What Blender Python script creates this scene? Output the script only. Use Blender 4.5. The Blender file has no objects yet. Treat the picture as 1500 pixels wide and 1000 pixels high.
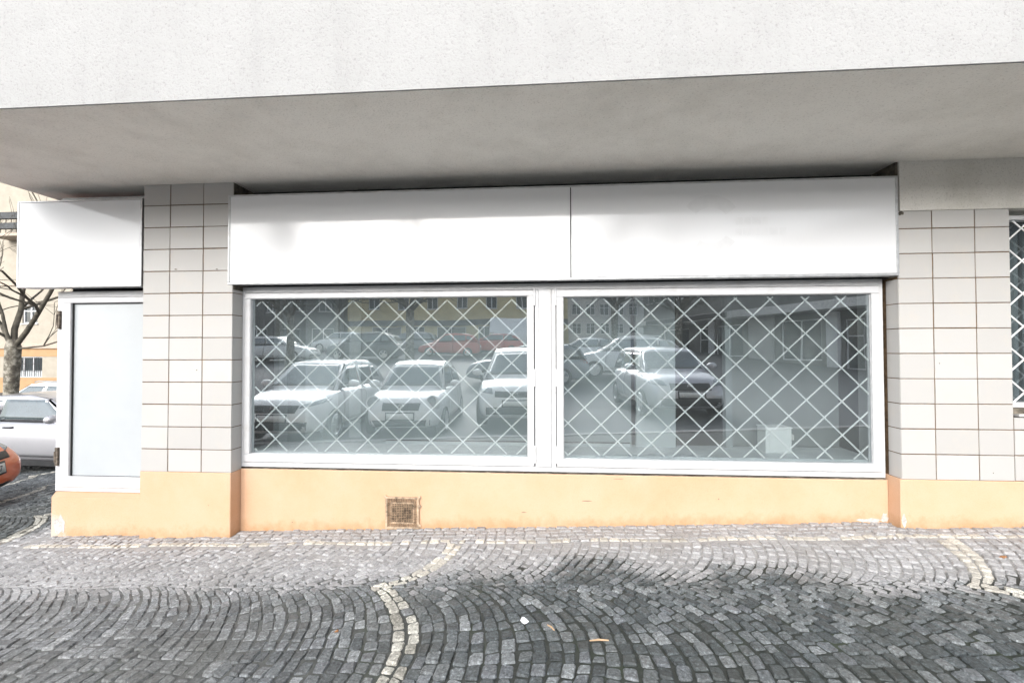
import bpy, bmesh, math, random
from mathutils import Vector, Matrix
from mathutils.bvhtree import BVHTree
random.seed(7)
PI = math.pi
S = bpy.context.scene
COL = S.collection
# ------------------------------------------------------------------ camera
cd = bpy.data.cameras.new('camera'); cam = bpy.data.objects.new('camera', cd); COL.objects.link(cam)
CAM = Vector((0.0, -3.870, 1.476))
cd.sensor_fit = 'HORIZONTAL'; cd.sensor_width = 36.0; cd.lens = 36.0 * 667.0 / 1500.0
cd.clip_start = 0.05; cd.clip_end = 2000
R = ((0.99719667, -0.00369747, -0.07473373), (0.07478835, 0.0179376, 0.99703809), (-0.00234598, -0.99983227, 0.01816385))
# columns of R: image right, image down, view direction
cam.matrix_world = Matrix(((R[0][0], -R[0][1], -R[0][2], CAM.x), (R[1][0], -R[1][1], -R[1][2], CAM.y),
                           (R[2][0], -R[2][1], -R[2][2], CAM.z), (0, 0, 0, 1)))
S.camera = cam
# ------------------------------------------------------------------ sky, sun, exposure
SUN_EL, SUN_AZ = math.radians(27), math.radians(195)      # azimuth clockwise from +y: the sun stands behind the photographer
w = bpy.data.worlds.new('World'); S.world = w; w.use_nodes = True
nt = w.node_tree; nt.nodes.clear()
sky = nt.nodes.new('ShaderNodeTexSky'); sky.sky_type = 'NISHITA'; sky.sun_disc = False
sky.sun_elevation = SUN_EL; sky.sun_rotation = SUN_AZ
sky.air_density = 1.0; sky.dust_density = 2.5; sky.ozone_density = 1.0
hs = nt.nodes.new('ShaderNodeHueSaturation'); hs.inputs['Saturation'].default_value = 0.34
bg = nt.nodes.new('ShaderNodeBackground'); bg.inputs['Strength'].default_value = 0.15
wo = nt.nodes.new('ShaderNodeOutputWorld')
nt.links.new(sky.outputs[0], hs.inputs['Color']); nt.links.new(hs.outputs[0], bg.inputs['Color']); nt.links.new(bg.outputs[0], wo.inputs['Surface'])
sl = bpy.data.lights.new('sun', 'SUN'); sl.energy = 1.15; sl.angle = math.radians(50); sl.color = (1.0, 1.0, 1.0)
so = bpy.data.objects.new('sun', sl); COL.objects.link(so)
sd = Vector((math.sin(SUN_AZ) * math.cos(SUN_EL), math.cos(SUN_AZ) * math.cos(SUN_EL), math.sin(SUN_EL)))
so.rotation_euler = sd.to_track_quat('Z', 'Y').to_euler(); so.location = (0, -20, 30)
S.view_settings.view_transform = 'Standard'; S.view_settings.look = 'None'
S.view_settings.exposure = 1.36; S.view_settings.gamma = 1.0; S.view_settings.use_curve_mapping = False
S.render.engine = 'CYCLES'

# ------------------------------------------------------------------ helpers
def px_ok(x, y, z, mx=300, my=260):
    v = Vector((x, y, z)) - CAM
    a = [R[0][i] * v.x + R[1][i] * v.y + R[2][i] * v.z for i in range(3)]
    if a[2] < 0.3: return False
    u, t = 750 + 667 * a[0] / a[2], 500 + 667 * a[1] / a[2]
    return -mx < u < 1500 + mx and t < 1000 + my

def sstep(a, b, t):
    t = max(0.0, min(1.0, (t - a) / (b - a))); return t * t * (3 - 2 * t)

def zg(x, y):
    near = sstep(-16, -6, y)
    xc = max(-14.0, min(9.0, x))
    z = 0.04 * xc - 0.058
    if x < -5.2: z += -0.13 * sstep(0, 3, -5.2 - x) * min(-5.2 - x, 5.0) * .62 * sstep(-4.0, 0.0, y)
    z *= near
    if y < -9: z += 0.07 * min(-9 - y, 30) + 0.02 * max(0, min(-39 - y, 60)) 
    return z

class MB:
    """collects faces of one mesh"""
    def __init__(s): s.v = []; s.f = []; s.m = []
    def quad(s, a, b, c, d, m=0):
        n = len(s.v); s.v += [a, b, c, d]; s.f.append((n, n+1, n+2, n+3)); s.m.append(m)
    def poly(s, pts, m=0):
        n = len(s.v); s.v += pts; s.f.append(tuple(range(n, n+len(pts)))); s.m.append(m)
    def box(s, x0, x1, y0, y1, z0, z1, m=0, mat=None):
        n = len(s.v)
        p = [(x0,y0,z0),(x1,y0,z0),(x1,y1,z0),(x0,y1,z0),(x0,y0,z1),(x1,y0,z1),(x1,y1,z1),(x0,y1,z1)]
        if mat is not None: p = [tuple(mat @ Vector(q)) for q in p]
        s.v += p
        for f in ((0,3,2,1),(4,5,6,7),(0,1,5,4),(1,2,6,5),(2,3,7,6),(3,0,4,7)):
            s.f.append(tuple(n+i for i in f)); s.m.append(m)
        return s
    def bbox(s, x0, x1, y0, y1, z0, z1, b=0.004, m=0):
        """box with chamfered edges on its front (-y) face"""
        n = len(s.v)
        s.v += [(x0,y0+b,z0),(x1,y0+b,z0),(x1,y0+b,z1),(x0,y0+b,z1),(x0+b,y0,z0+b),(x1-b,y0,z0+b),(x1-b,y0,z1-b),(x0+b,y0,z1-b),
                (x0,y1,z0),(x1,y1,z0),(x1,y1,z1),(x0,y1,z1)]
        for f in ((4,5,6,7),(0,1,5,4),(1,2,6,5),(2,3,7,6),(3,0,4,7),(0,8,9,1),(1,9,10,2),(2,10,11,3),(3,11,8,0),(8,11,10,9)):
            s.f.append(tuple(n+i for i in f)); s.m.append(m)
        return s
    def tube(s, pts, rad, k=8, m=0, cap=True):
        pts = [Vector(p) for p in pts]
        n0 = len(s.v); u = None
        for i, p in enumerate(pts):
            d = (pts[min(i+1, len(pts)-1)] - pts[max(i-1, 0)]).normalized()
            if u is None:
                u = d.cross(Vector((0.13, 0.21, 1)) if abs(d.z) < .95 else Vector((1, 0, 0))).normalized()
            u = (u - d * u.dot(d)).normalized(); v = d.cross(u)
            r = rad[i] if isinstance(rad, (list, tuple)) else rad
            for j in range(k):
                a = 2*PI*j/k; s.v.append(tuple(p + u*(r*math.cos(a)) + v*(r*math.sin(a))))
        for i in range(len(pts)-1):
            for j in range(k):
                a, b = n0+i*k+j, n0+i*k+(j+1) % k
                s.f.append((a, b, b+k, a+k)); s.m.append(m)
        if cap:
            s.f.append(tuple(n0+j for j in reversed(range(k)))); s.m.append(m)
            e = n0+(len(pts)-1)*k; s.f.append(tuple(e+j for j in range(k))); s.m.append(m)
        return s
    def lathe(s, prof, k=24, m=0, mat=None):
        """profile (r, h) about the y axis"""
        n0 = len(s.v)
        for r, h in prof:
            for j in range(k):
                a = 2*PI*j/k; p = Vector((r*math.cos(a), h, r*math.sin(a)))
                s.v.append(tuple(mat @ p if mat is not None else p))
        for i in range(len(prof)-1):
            for j in range(k):
                a, b = n0+i*k+j, n0+i*k+(j+1) % k
                s.f.append((a, a+k, b+k, b)); s.m.append(m)
        return s
    def mesh(s, name, mats, smooth=False):
        me = bpy.data.meshes.new(name); me.from_pydata([tuple(p) for p in s.v], [], s.f)
        if not isinstance(mats, (list, tuple)): mats = [mats]
        for m in mats: me.materials.append(m)
        me.polygons.foreach_set('material_index', s.m)
        if smooth: me.polygons.foreach_set('use_smooth', [True]*len(s.f))
        me.update(); return me
    def obj(s, name, mats, parent=None, smooth=False, fix=False):
        me = s.mesh(name, mats, smooth)
        if fix:
            bm = bmesh.new(); bm.from_mesh(me); bmesh.ops.remove_doubles(bm, verts=bm.verts, dist=1e-5)
            bmesh.ops.recalc_face_normals(bm, faces=bm.faces); bm.to_mesh(me); bm.free()
        return link(name, me, parent)

def link(name, me, parent=None):
    o = bpy.data.objects.new(name, me); COL.objects.link(o)
    if parent: o.parent = parent
    return o
def tag(o, label=None, cat=None, group=None, kind=None):
    if label: o['label'] = label
    if cat: o['category'] = cat
    if group: o['group'] = group
    if kind: o['kind'] = kind
    return o
def thing(name, label, cat, loc=(0,0,0), rz=0, group=None):
    o = bpy.data.objects.new(name, None); COL.objects.link(o); o.empty_display_size = .2
    o.location = loc; o.rotation_euler = (0, 0, rz); return tag(o, label, cat, group)

# ------------------------------------------------------------------ materials
def srgb(r, g, b):
    f = lambda c: ((c/255)/12.92 if c/255 <= .04045 else ((c/255+.055)/1.055)**2.4)
    return (f(r), f(g), f(b), 1)
class NT:
    def __init__(s, name):
        s.mat = bpy.data.materials.new(name); s.mat.use_nodes = True; s.t = s.mat.node_tree
        s.p = s.t.nodes['Principled BSDF']; s.out = s.t.nodes['Material Output']
    def n(s, typ, **kw):
        o = s.t.nodes.new(typ)
        for k, v in kw.items():
            if k in o.inputs.keys(): o.inputs[k].default_value = v
            else: setattr(o, k, v)
        return o
    def l(s, a, b): s.t.links.new(a, b)
    def pos(s): return s.n('ShaderNodeNewGeometry').outputs['Position']
    def noise(s, scale, detail=3, rough=.55, vec=None):
        o = s.n('ShaderNodeTexNoise'); o.inputs['Scale'].default_value = scale; o.inputs['Detail'].default_value = detail
        o.inputs['Roughness'].default_value = rough
        if vec is not None: s.l(vec, o.inputs['Vector'])
        return o.outputs['Fac']
    def ramp(s, fac, stops, interp='LINEAR'):
        o = s.n('ShaderNodeValToRGB'); o.color_ramp.interpolation = interp
        e = o.color_ramp.elements
        while len(e) < len(stops): e.new(.5)
        for i, (p, c) in enumerate(stops):
            e[i].position = p; e[i].color = c if len(c) == 4 else (*c, 1)
        s.l(fac, o.inputs['Fac']); return o.outputs['Color']
    def math(s, op, a, b=0.0, c=None, clamp=False):
        o = s.n('ShaderNodeMath'); o.operation = op; o.use_clamp = clamp
        for i, q in enumerate((a, b, c)):
            if q is None: continue
            if isinstance(q, (int, float)): o.inputs[i].default_value = q
            else: s.l(q, o.inputs[i])
        return o.outputs[0]
    def mix(s, fac, a, b, mode='MIX'):
        o = s.n('ShaderNodeMix'); o.data_type = 'RGBA'; o.blend_type = mode
        for k, q in (('Factor', fac), ('A', a), ('B', b)):
            i = [x for x in o.inputs if x.name == k and x.type in (('VALUE',) if k == 'Factor' else ('RGBA',))][0]
            if isinstance(q, (int, float)): i.default_value = q
            elif isinstance(q, tuple): i.default_value = q if len(q) == 4 else (*q, 1)
            else: s.l(q, i)
        return [x for x in o.outputs if x.type == 'RGBA'][0]
    def bump(s, h, strength=.3, dist=.01):
        o = s.n('ShaderNodeBump'); o.inputs['Strength'].default_value = strength; o.inputs['Distance'].default_value = dist
        s.l(h, o.inputs['Height']); s.l(o.outputs[0], s.p.inputs['Normal']); return o
    def col(s, c):
        if isinstance(c, tuple): s.p.inputs['Base Color'].default_value = c if len(c) == 4 else (*c, 1)
        else: s.l(c, s.p.inputs['Base Color'])
    def set(s, **kw):
        for k, v in kw.items(): s.p.inputs[k.replace('_', ' ')].default_value = v
        return s

def simple(name, c, rough=.5, metal=0, var=.06, scale=6, bump=0, bscale=60, **kw):
    t = NT(name); c = c if len(c) == 4 else (*c, 1)
    n = t.noise(scale, 4, .6, t.pos())
    d = tuple(max(0, q*(1-var*2)) for q in c[:3]); h = tuple(min(1, q*(1+var)) for q in c[:3])
    t.col(t.ramp(n, [(.3, d), (.7, h)])); t.set(Roughness=rough, Metallic=metal, **kw)
    if bump: t.bump(t.noise(bscale, 4, .6, t.pos()), bump, .006)
    return t.mat

def m_stucco(name, c, dirt, fine=190, amount=.5, bumpd=.006, dirt_lo=.45):
    t = NT(name); P = t.pos()
    a = t.noise(fine, 3, .7, P); b = t.noise(2.2, 5, .65, P); g = t.noise(38, 3, .6, P)
    k = t.ramp(b, [(dirt_lo, (0, 0, 0)), (.75, (1, 1, 1))])
    c1 = t.mix(t.math('MULTIPLY', k, amount), (*c, 1), (*dirt, 1))
    mp = t.n('ShaderNodeMapping'); mp.inputs['Scale'].default_value = (5, 5, .22); t.l(P, mp.inputs['Vector'])
    st = t.ramp(t.noise(1.0, 4, .65, mp.outputs[0]), [(.52, (0, 0, 0)), (.75, (1, 1, 1))])
    c1 = t.mix(t.math('MULTIPLY', st, .30), c1, tuple(q*.78 for q in c))
    sp = t.ramp(a, [(.28, (.66, .65, .63)), (.45, (1, 1, 1))])
    t.col(t.mix(.75, c1, sp, 'MULTIPLY')); t.set(Roughness=.92, Specular_IOR_Level=.2)
    t.bump(t.math('ADD', a, t.math('MULTIPLY', g, .8)), .55, bumpd); return t.mat

M = {}
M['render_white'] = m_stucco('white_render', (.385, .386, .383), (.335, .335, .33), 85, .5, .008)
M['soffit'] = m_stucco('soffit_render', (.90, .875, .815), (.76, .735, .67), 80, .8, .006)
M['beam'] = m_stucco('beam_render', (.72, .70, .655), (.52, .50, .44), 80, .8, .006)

def m_tile():
    t = NT('cream_tile'); P = t.pos()
    r = t.n('ShaderNodeNewGeometry').outputs['Random Per Island']
    c = t.ramp(r, [(0, (.43, .42, .405)), (.5, (.455, .446, .432)), (1, (.48, .472, .458))])
    d = t.noise(5, 5, .7, P); f = t.noise(60, 3, .7, P)
    c = t.mix(t.math('MULTIPLY', t.ramp(d, [(.52, (0, 0, 0)), (.8, (1, 1, 1))]), .5), c, (.5, .46, .40))
    sp = t.ramp(f, [(.25, (.82, .8, .77)), (.36, (1, 1, 1))]); c = t.mix(.6, c, sp, 'MULTIPLY')
    t.col(c); t.set(Roughness=.42, Specular_IOR_Level=.35); t.bump(t.noise(14, 3, .5, P), .12, .004); return t.mat
M['tile'] = m_tile()
M['grout'] = simple('brown_grout', (.15, .095, .05), .95, var=.25, scale=20, bump=.4, bscale=200)
M['mortar'] = simple('raw_mortar', (.16, .14, .11), .95, var=.35, scale=14, bump=.8, bscale=90)

def m_plinth():
    t = NT('orange_plinth'); P = t.pos()
    a = t.noise(150, 3, .7, P); b = t.noise(1.7, 5, .65, P); s = t.noise(9, 5, .75, P)
    sep = t.n('ShaderNodeSeparateXYZ'); t.l(P, sep.inputs[0])
    c = t.mix(t.ramp(b, [(.35, (0, 0, 0)), (.7, (1, 1, 1))]), (.62, .42, .29), (.59, .375, .235))
    # splash dirt: patchy stains that climb from the pavement line (pavement rises to the right)
    hgt = t.math('SUBTRACT', sep.outputs['Z'], t.math('MULTIPLY_ADD', sep.outputs['X'], .04, -.058))
    k = t.math('SUBTRACT', t.math('MULTIPLY', s, .30), hgt)
    k = t.math('MULTIPLY', t.math('ADD', k, -.06), 8.0, clamp=True)
    c = t.mix(t.math('MULTIPLY', k, .75), c, (.43, .245, .115))
    # bare corner by the street
    k2 = t.math('MULTIPLY', t.math('SUBTRACT', t.math('MULTIPLY_ADD', s, .5, -4.66), t.math('MULTIPLY_ADD', hgt, .55, sep.outputs['X'])), 9.0, clamp=True)
    c = t.mix(t.math('MULTIPLY', k2, .8), c, (.55, .50, .44))
    sp = t.ramp(a, [(.3, (.8, .78, .74)), (.48, (1, 1, 1))]); c = t.mix(.6, c, sp, 'MULTIPLY')
    t.col(c); t.set(Roughness=.9, Specular_IOR_Level=.2); t.bump(a, .35, .005); return t.mat
M['plinth'] = m_plinth()
def m_frame():
    t = NT('white_frame_paint'); P = t.pos()
    b = t.noise(7, 5, .7, P); c = t.mix(t.ramp(b, [(.5, (0, 0, 0)), (.85, (1, 1, 1))]), (.58, .585, .595), (.48, .475, .465))
    t.col(c); t.set(Roughness=.34); t.bump(t.noise(25, 2, .5, P), .06, .004); return t.mat
M['frame'] = m_frame()
M['frame_old'] = simple('old_white_metal', (.62, .61, .59), .5, var=.14, scale=9)
M['alu'] = simple('grey_aluminium', (.55, .56, .57), .35, .6, var=.12, scale=12)
def m_sign():
    t = NT('white_sign_sheet'); P = t.pos(); b = t.noise(1.3, 4, .6, P)
    t.col(t.mix(b, (.74, .75, .768), (.77, .777, .79))); t.set(Roughness=.07, IOR=1.6, Specular_IOR_Level=.5)
    t.bump(t.noise(.9, 2, .4, P), .04, .03); return t.mat
M['sign'] = m_sign()
M['mark'] = simple('faded_print', (.715, .723, .736), .2, var=.02, scale=12)
M['mark_faint'] = simple('fainter_print', (.735, .744, .758), .2, var=.02, scale=12)
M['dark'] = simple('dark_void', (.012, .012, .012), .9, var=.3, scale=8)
M['gap'] = simple('black_seal', (.02, .02, .02), .7, var=.2)
M['frost'] = simple('frosted_panel', (.45, .475, .492), .22, var=.02, scale=3, IOR=1.5)
M['rust'] = simple('rusty_hinge', (.17, .14, .11), .8, var=.4, scale=40)
M['grille_white'] = simple('grille_white_paint', (.95, .96, .96), .35, var=.05)
M['board'] = simple('grey_board', (.29, .325, .335), .6, var=.06, scale=2.5)
M['board_light'] = simple('light_board', (.44, .48, .49), .6, var=.05, scale=2.5)
M['board_dim'] = simple('dim_board', (.23, .255, .255), .6, var=.1, scale=2)
M['ledge'] = simple('pale_ledge', (.56, .59, .61), .5, var=.08, scale=5)
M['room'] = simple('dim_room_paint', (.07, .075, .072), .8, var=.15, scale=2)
M['cabinet'] = simple('cabinet_white', (.78, .80, .80), .4, var=.03)
def m_glass(name, refl, trans, rough=0.0):
    t = NT(name); t.t.nodes.remove(t.p)
    tr = t.n('ShaderNodeBsdfTransparent'); tr.inputs[0].default_value = (*trans, 1)
    gl = t.n('ShaderNodeBsdfGlossy'); gl.inputs['Color'].default_value = (.93, .97, 1.0, 1); gl.inputs['Roughness'].default_value = rough
    P = t.pos(); bn = t.n('ShaderNodeBump'); bn.inputs['Strength'].default_value = .035; bn.inputs['Distance'].default_value = .02
    t.l(t.noise(1.6, 2, .5, P), bn.inputs['Height']); t.l(bn.outputs[0], gl.inputs['Normal'])
    mx = t.n('ShaderNodeMixShader'); mx.inputs[0].default_value = refl
    t.l(tr.outputs[0], mx.inputs[1]); t.l(gl.outputs[0], mx.inputs[2])
    df = t.n('ShaderNodeBsdfDiffuse'); df.inputs['Color'].default_value = (.7, .76, .78, 1)     # a film of dust
    m2 = t.n('ShaderNodeMixShader'); d = t.noise(4, 5, .7, P)
    t.l(t.math('MULTIPLY', d, .04), m2.inputs[0]); t.l(mx.outputs[0], m2.inputs[1]); t.l(df.outputs[0], m2.inputs[2])
    t.l(m2.outputs[0], t.out.inputs['Surface']); return t.mat
M['glass'] = m_glass('coated_window_glass', .285, (.97, 1.0, 1.0))
M['glass_plain'] = m_glass('window_glass', .16, (.8, .84, .84))
M['pane_far'] = simple('far_window_glass', (.05, .06, .065), .06, var=.3, scale=.8, IOR=1.6)

YB = [(-14, -1.1), (-9, -1.0), (-5.2, -.9), (-4.0, -.95), (-2.9, -.9), (-1.9, -.84), (-1.2, -.80), (-.5, -.70), (0, -.58), (.3, -.46), (.6, -.60), (.9, -.75), (1.3, -.60), (1.7, -.72), (2.2, -.90), (2.8, -.85), (3.6, -.8), (9, -.8)]
def wet_mask(t, P, wob=.30, per=None, shift=0.0):
    """1 where the rain reaches the paving, 0 where the overhang keeps it dry"""
    sep = t.n('ShaderNodeSeparateXYZ'); t.l(P, sep.inputs[0])
    fc = t.n('ShaderNodeFloatCurve'); cv = fc.mapping.curves[0]
    nx = lambda x: (x+14)/23.0; ny = lambda y: (y+2)/2.0
    while len(cv.points) < len(YB): cv.points.new(.5, .5)
    for p, (x, y) in zip(cv.points, YB): p.location = (nx(x), ny(y)); p.handle_type = 'AUTO'
    fc.mapping.update()
    t.l(t.math('MULTIPLY_ADD', sep.outputs['X'], 1/23.0, 14/23.0), fc.inputs['Value'])
    yb = t.math('MULTIPLY_ADD', fc.outputs[0], 2.0, -2.0)
    n = t.noise(2.3, 5, .68, P); n = t.math('MULTIPLY_ADD', n, wob*2, -wob)
    d = t.math('SUBTRACT', t.math('ADD', yb, n), sep.outputs['Y'])
    if per is not None: d = t.math('ADD', d, t.math('MULTIPLY_ADD', per, .26, -.20))
    wet = t.math('MULTIPLY_ADD', t.math('ADD', d, shift), 6.0, .5, clamp=True)
    wet = t.math('MULTIPLY', wet, t.math('MULTIPLY_ADD', sep.outputs['X'], .14, 1.02, clamp=True))
    n2 = t.math('MULTIPLY_ADD', t.noise(3, 3, .6, P), .5, -.25)
    left = t.math('MULTIPLY_ADD', t.math('SUBTRACT', t.math('ADD', n2, -4.85), sep.outputs['X']), 5.0, .5, clamp=True)
    return t.math('MAXIMUM', wet, left), sep

def m_stone(name, dry, wetc, wvar):
    t = NT(name); P = t.pos()
    r = t.n('ShaderNodeNewGeometry').outputs['Random Per Island']; wet, sep = wet_mask(t, P, per=r)
    wn = t.n('ShaderNodeTexWhiteNoise'); wn.noise_dimensions = '1D'; t.l(r, wn.inputs['W'])
    f = t.noise(62, 5, .78, P); b = t.noise(1.5, 4, .6, P)
    sp = t.ramp(f, [(.36, (.22, .22, .22)), (.46, (.80, .80, .80)), (.56, (1.15,)*3), (.66, (2.4, 2.4, 2.4))])
    dv = t.ramp(r, [(0, tuple(c*.82 for c in dry)), (.6, dry), (1, tuple(min(1, c*1.14) for c in dry))])
    wv = t.ramp(r, wvar)
    wv = t.mix(t.math('MULTIPLY', t.math('GREATER_THAN', wn.outputs['Value'], .90), .6), wv, tuple(c*1.8 for c in wetc))
    c = t.mix(wet, dv, wv); c = t.mix(t.math('MULTIPLY_ADD', wet, .5, .42), c, sp, 'MULTIPLY')
    c = t.mix(t.math('MULTIPLY', t.ramp(b, [(.45, (0,)*3), (.7, (1,)*3)]), .42), c, t.mix(wet, (.22, .205, .185), (.052, .053, .040)))
    t.col(c); t.l(t.math('MULTIPLY_ADD', wet, -.30, .86), t.p.inputs['Roughness']); t.set(Specular_IOR_Level=.45)
    t.bump(t.math('ADD', f, t.math('MULTIPLY', t.noise(30, 3, .6, P), 1.5)), .6, .006); return t.mat
M['stone'] = m_stone('grey_setts', (.37, .367, .37), (.085, .092, .1), [(0, (.042, .050, .053)), (.4, (.080, .092, .096)), (.75, (.125, .138, .143)), (1, (.22, .235, .24))])
M['stone_white'] = m_stone('white_setts', (.54, .51, .45), (.42, .40, .36), [(0, (.27, .26, .225)), (.5, (.45, .435, .385)), (1, (.60, .585, .525))])
def m_ground():
    t = NT('setts_and_joints'); P = t.pos(); wet, sep = wet_mask(t, P, shift=.10)
    n = t.noise(40, 4, .7, P); big = t.noise(.6, 4, .6, P); g = t.noise(2.6, 4, .7, P)
    j = t.mix(wet, t.ramp(n, [(.3, (.25, .245, .24)), (.7, (.38, .375, .37))]), t.ramp(n, [(.3, (.012, .015, .012)), (.7, (.04, .044, .038))]))
    j = t.mix(t.math('MULTIPLY', t.ramp(g, [(.55, (0,)*3), (.75, (1,)*3)]), t.math('MULTIPLY', wet, .6)), j, (.035, .055, .018))
    # farther off: setts as a cell pattern
    vo = t.n('ShaderNodeTexVoronoi'); vo.inputs['Scale'].default_value = 12; vo.inputs['Randomness'].default_value = .45; t.l(P, vo.inputs['Vector'])
    ed = t.n('ShaderNodeTexVoronoi'); ed.feature = 'DISTANCE_TO_EDGE'; ed.inputs['Scale'].default_value = 12; ed.inputs['Randomness'].default_value = .45; t.l(P, ed.inputs['Vector'])
    cs = t.n('ShaderNodeSeparateColor'); t.l(vo.outputs['Color'], cs.inputs[0])
    st = t.ramp(cs.outputs[0], [(0, (.06, .065, .072)), (1, (.17, .175, .18))])
    k = t.math('MULTIPLY', ed.outputs['Distance'], 14, clamp=True)
    far = t.mix(k, (.03, .032, .03), st)
    yy = t.math('MULTIPLY_ADD', sep.outputs['Y'], .8, -4.0, clamp=True)     # beyond the corner of the building
    t.col(t.mix(yy, j, far)); t.set(Roughness=.65)
    t.bump(t.math('ADD', n, t.math('MULTIPLY', t.math('MULTIPLY', k, yy), 3)), .5, .008); return t.mat
M['ground'] = m_ground()
def m_asphalt():
    t = NT('damp_asphalt'); P = t.pos(); n = t.noise(70, 4, .7, P); b = t.noise(.35, 5, .6, P)
    c = t.mix(b, t.ramp(n, [(.3, (.05, .054, .058)), (.7, (.085, .09, .095))]), (.12, .125, .13))
    t.col(c); t.l(t.math("MULTIPLY_ADD", b, .4, .5), t.p.inputs['Roughness']); t.bump(n, .3, .006); return t.mat
M['asphalt'] = m_asphalt()
M['granite'] = simple('kerb_granite', (.33, .325, .32), .75, var=.2, scale=25, bump=.4)
def m_bark():
    t = NT('plane_tree_bark'); P = t.pos(); v = t.noise(9, 4, .6, P); f = t.noise(50, 4, .7, P)
    c = t.ramp(v, [(.38, (.085, .075, .06)), (.5, (.16, .145, .115)), (.62, (.34, .32, .27))], 'EASE')
    t.col(t.mix(.6, c, t.ramp(f, [(.3, (.5,)*3), (.6, (1.1,)*3)]), 'MULTIPLY')); t.set(Roughness=.9); t.bump(f, .6, .02); return t.mat
M['bark'] = m_bark()
M['twig'] = simple('twig_bark', (.10, .09, .07), .9, var=.3, scale=8)
def paint(name, c, metal=0.0, rough=.3):
    t = NT(name); P = t.pos(); n = t.noise(3, 5, .7, P)
    t.col(t.mix(t.math('MULTIPLY', t.ramp(n, [(.45, (0,)*3), (.8, (1,)*3)]), .25), (*c, 1), tuple(q*.75+.03 for q in c)))
    t.set(Roughness=rough, Metallic=metal, Coat_Weight=.8, Coat_Roughness=.06); return t.mat
M['car_white'] = paint('white_car_paint', (.78, .79, .80)); M['car_silver'] = paint('silver_car_paint', (.56, .56, .59), .55, .32)
M['car_orange'] = paint('orange_car_paint', (.85, .14, .02)); M['car_red'] = paint('red_car_paint', (.50, .06, .04))
M['car_dark'] = paint('dark_blue_car_paint', (.02, .03, .045)); M['car_grey'] = paint('grey_car_paint', (.22, .24, .26), .4)
M['car_glass'] = simple('car_glass', (.09, .12, .13), .03, var=.2, scale=1.2, IOR=2.0, Specular_IOR_Level=.8)
M['tyre'] = simple('tyre_rubber', (.022, .022, .023), .85, var=.2, scale=30)
M['rim'] = simple('wheel_rim', (.55, .56, .57), .3, .8, var=.08)
M['black'] = simple('black_plastic', (.025, .026, .028), .5, var=.2)
M['lamp'] = simple('headlamp_glass', (.34, .37, .39), .08, .3, var=.25, scale=14)
M['tail'] = simple('tail_lamp_red', (.35, .01, .01), .12, var=.2)
M['plate'] = simple('number_plate', (.78, .79, .78), .4, var=.02)
M['ink'] = simple('plate_lettering', (.01, .01, .012), .5, var=.1)

# ------------------------------------------------------------------ ground
def grid_sheet(name, xs, ys, mat, dz):
    v = [(x, y, zg(x, y) + (dz(x, y) if callable(dz) else dz)) for y in ys for x in xs]; f = []
    for j in range(len(ys)-1):
        for i in range(len(xs)-1):
            a = j*len(xs)+i; f.append((a, a+1, a+1+len(xs), a+len(xs)))
    me = bpy.data.meshes.new(name); me.from_pydata(v, [], f); me.materials.append(mat); me.update()
    me.polygons.foreach_set('use_smooth', [True]*len(f)); return tag(link(name, me), kind='structure')
def fr(a, b, n): return [a+(b-a)*i/n for i in range(n+1)]
KERB_Y = -4.0
xs = fr(-160, -20, 14)[:-1] + fr(-20, -3, 34)[:-1] + fr(-3, 10, 26)[:-1] + fr(10, 120, 11)
grid_sheet('ground', xs, fr(KERB_Y, 0.5, 18)[:-1] + fr(0.5, 12, 20)[:-1] + fr(12, 160, 15), M['ground'], lambda x, y: -.009 if y < 7 else 0)
grid_sheet('road', xs, fr(-160, -50, 8)[:-1] + fr(-50, -18, 32)[:-1] + fr(-18, KERB_Y, 26), M['asphalt'], lambda x, y: -.12)
kb = MB()
for i in range(-16, 16):
    x0, x1 = i*1.0, i*1.0+.99
    z = zg(x0, KERB_Y); z1 = zg(x1, KERB_Y); n = len(kb.v)
    kb.v += [(x0,KERB_Y-.14,z-.3),(x1,KERB_Y-.14,z1-.3),(x1,KERB_Y+.02,z1-.3),(x0,KERB_Y+.02,z-.3),(x0,KERB_Y-.13,z+.004),(x1,KERB_Y-.13,z1+.004),(x1,KERB_Y+.02,z1+.004),(x0,KERB_Y+.02,z+.004)]
    for f in ((0,3,2,1),(4,5,6,7),(0,1,5,4),(1,2,6,5),(2,3,7,6),(3,0,4,7)): kb.f.append(tuple(n+i for i in f)); kb.m.append(0)
tag(kb.obj('kerb', M['granite']), kind='structure')

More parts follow.
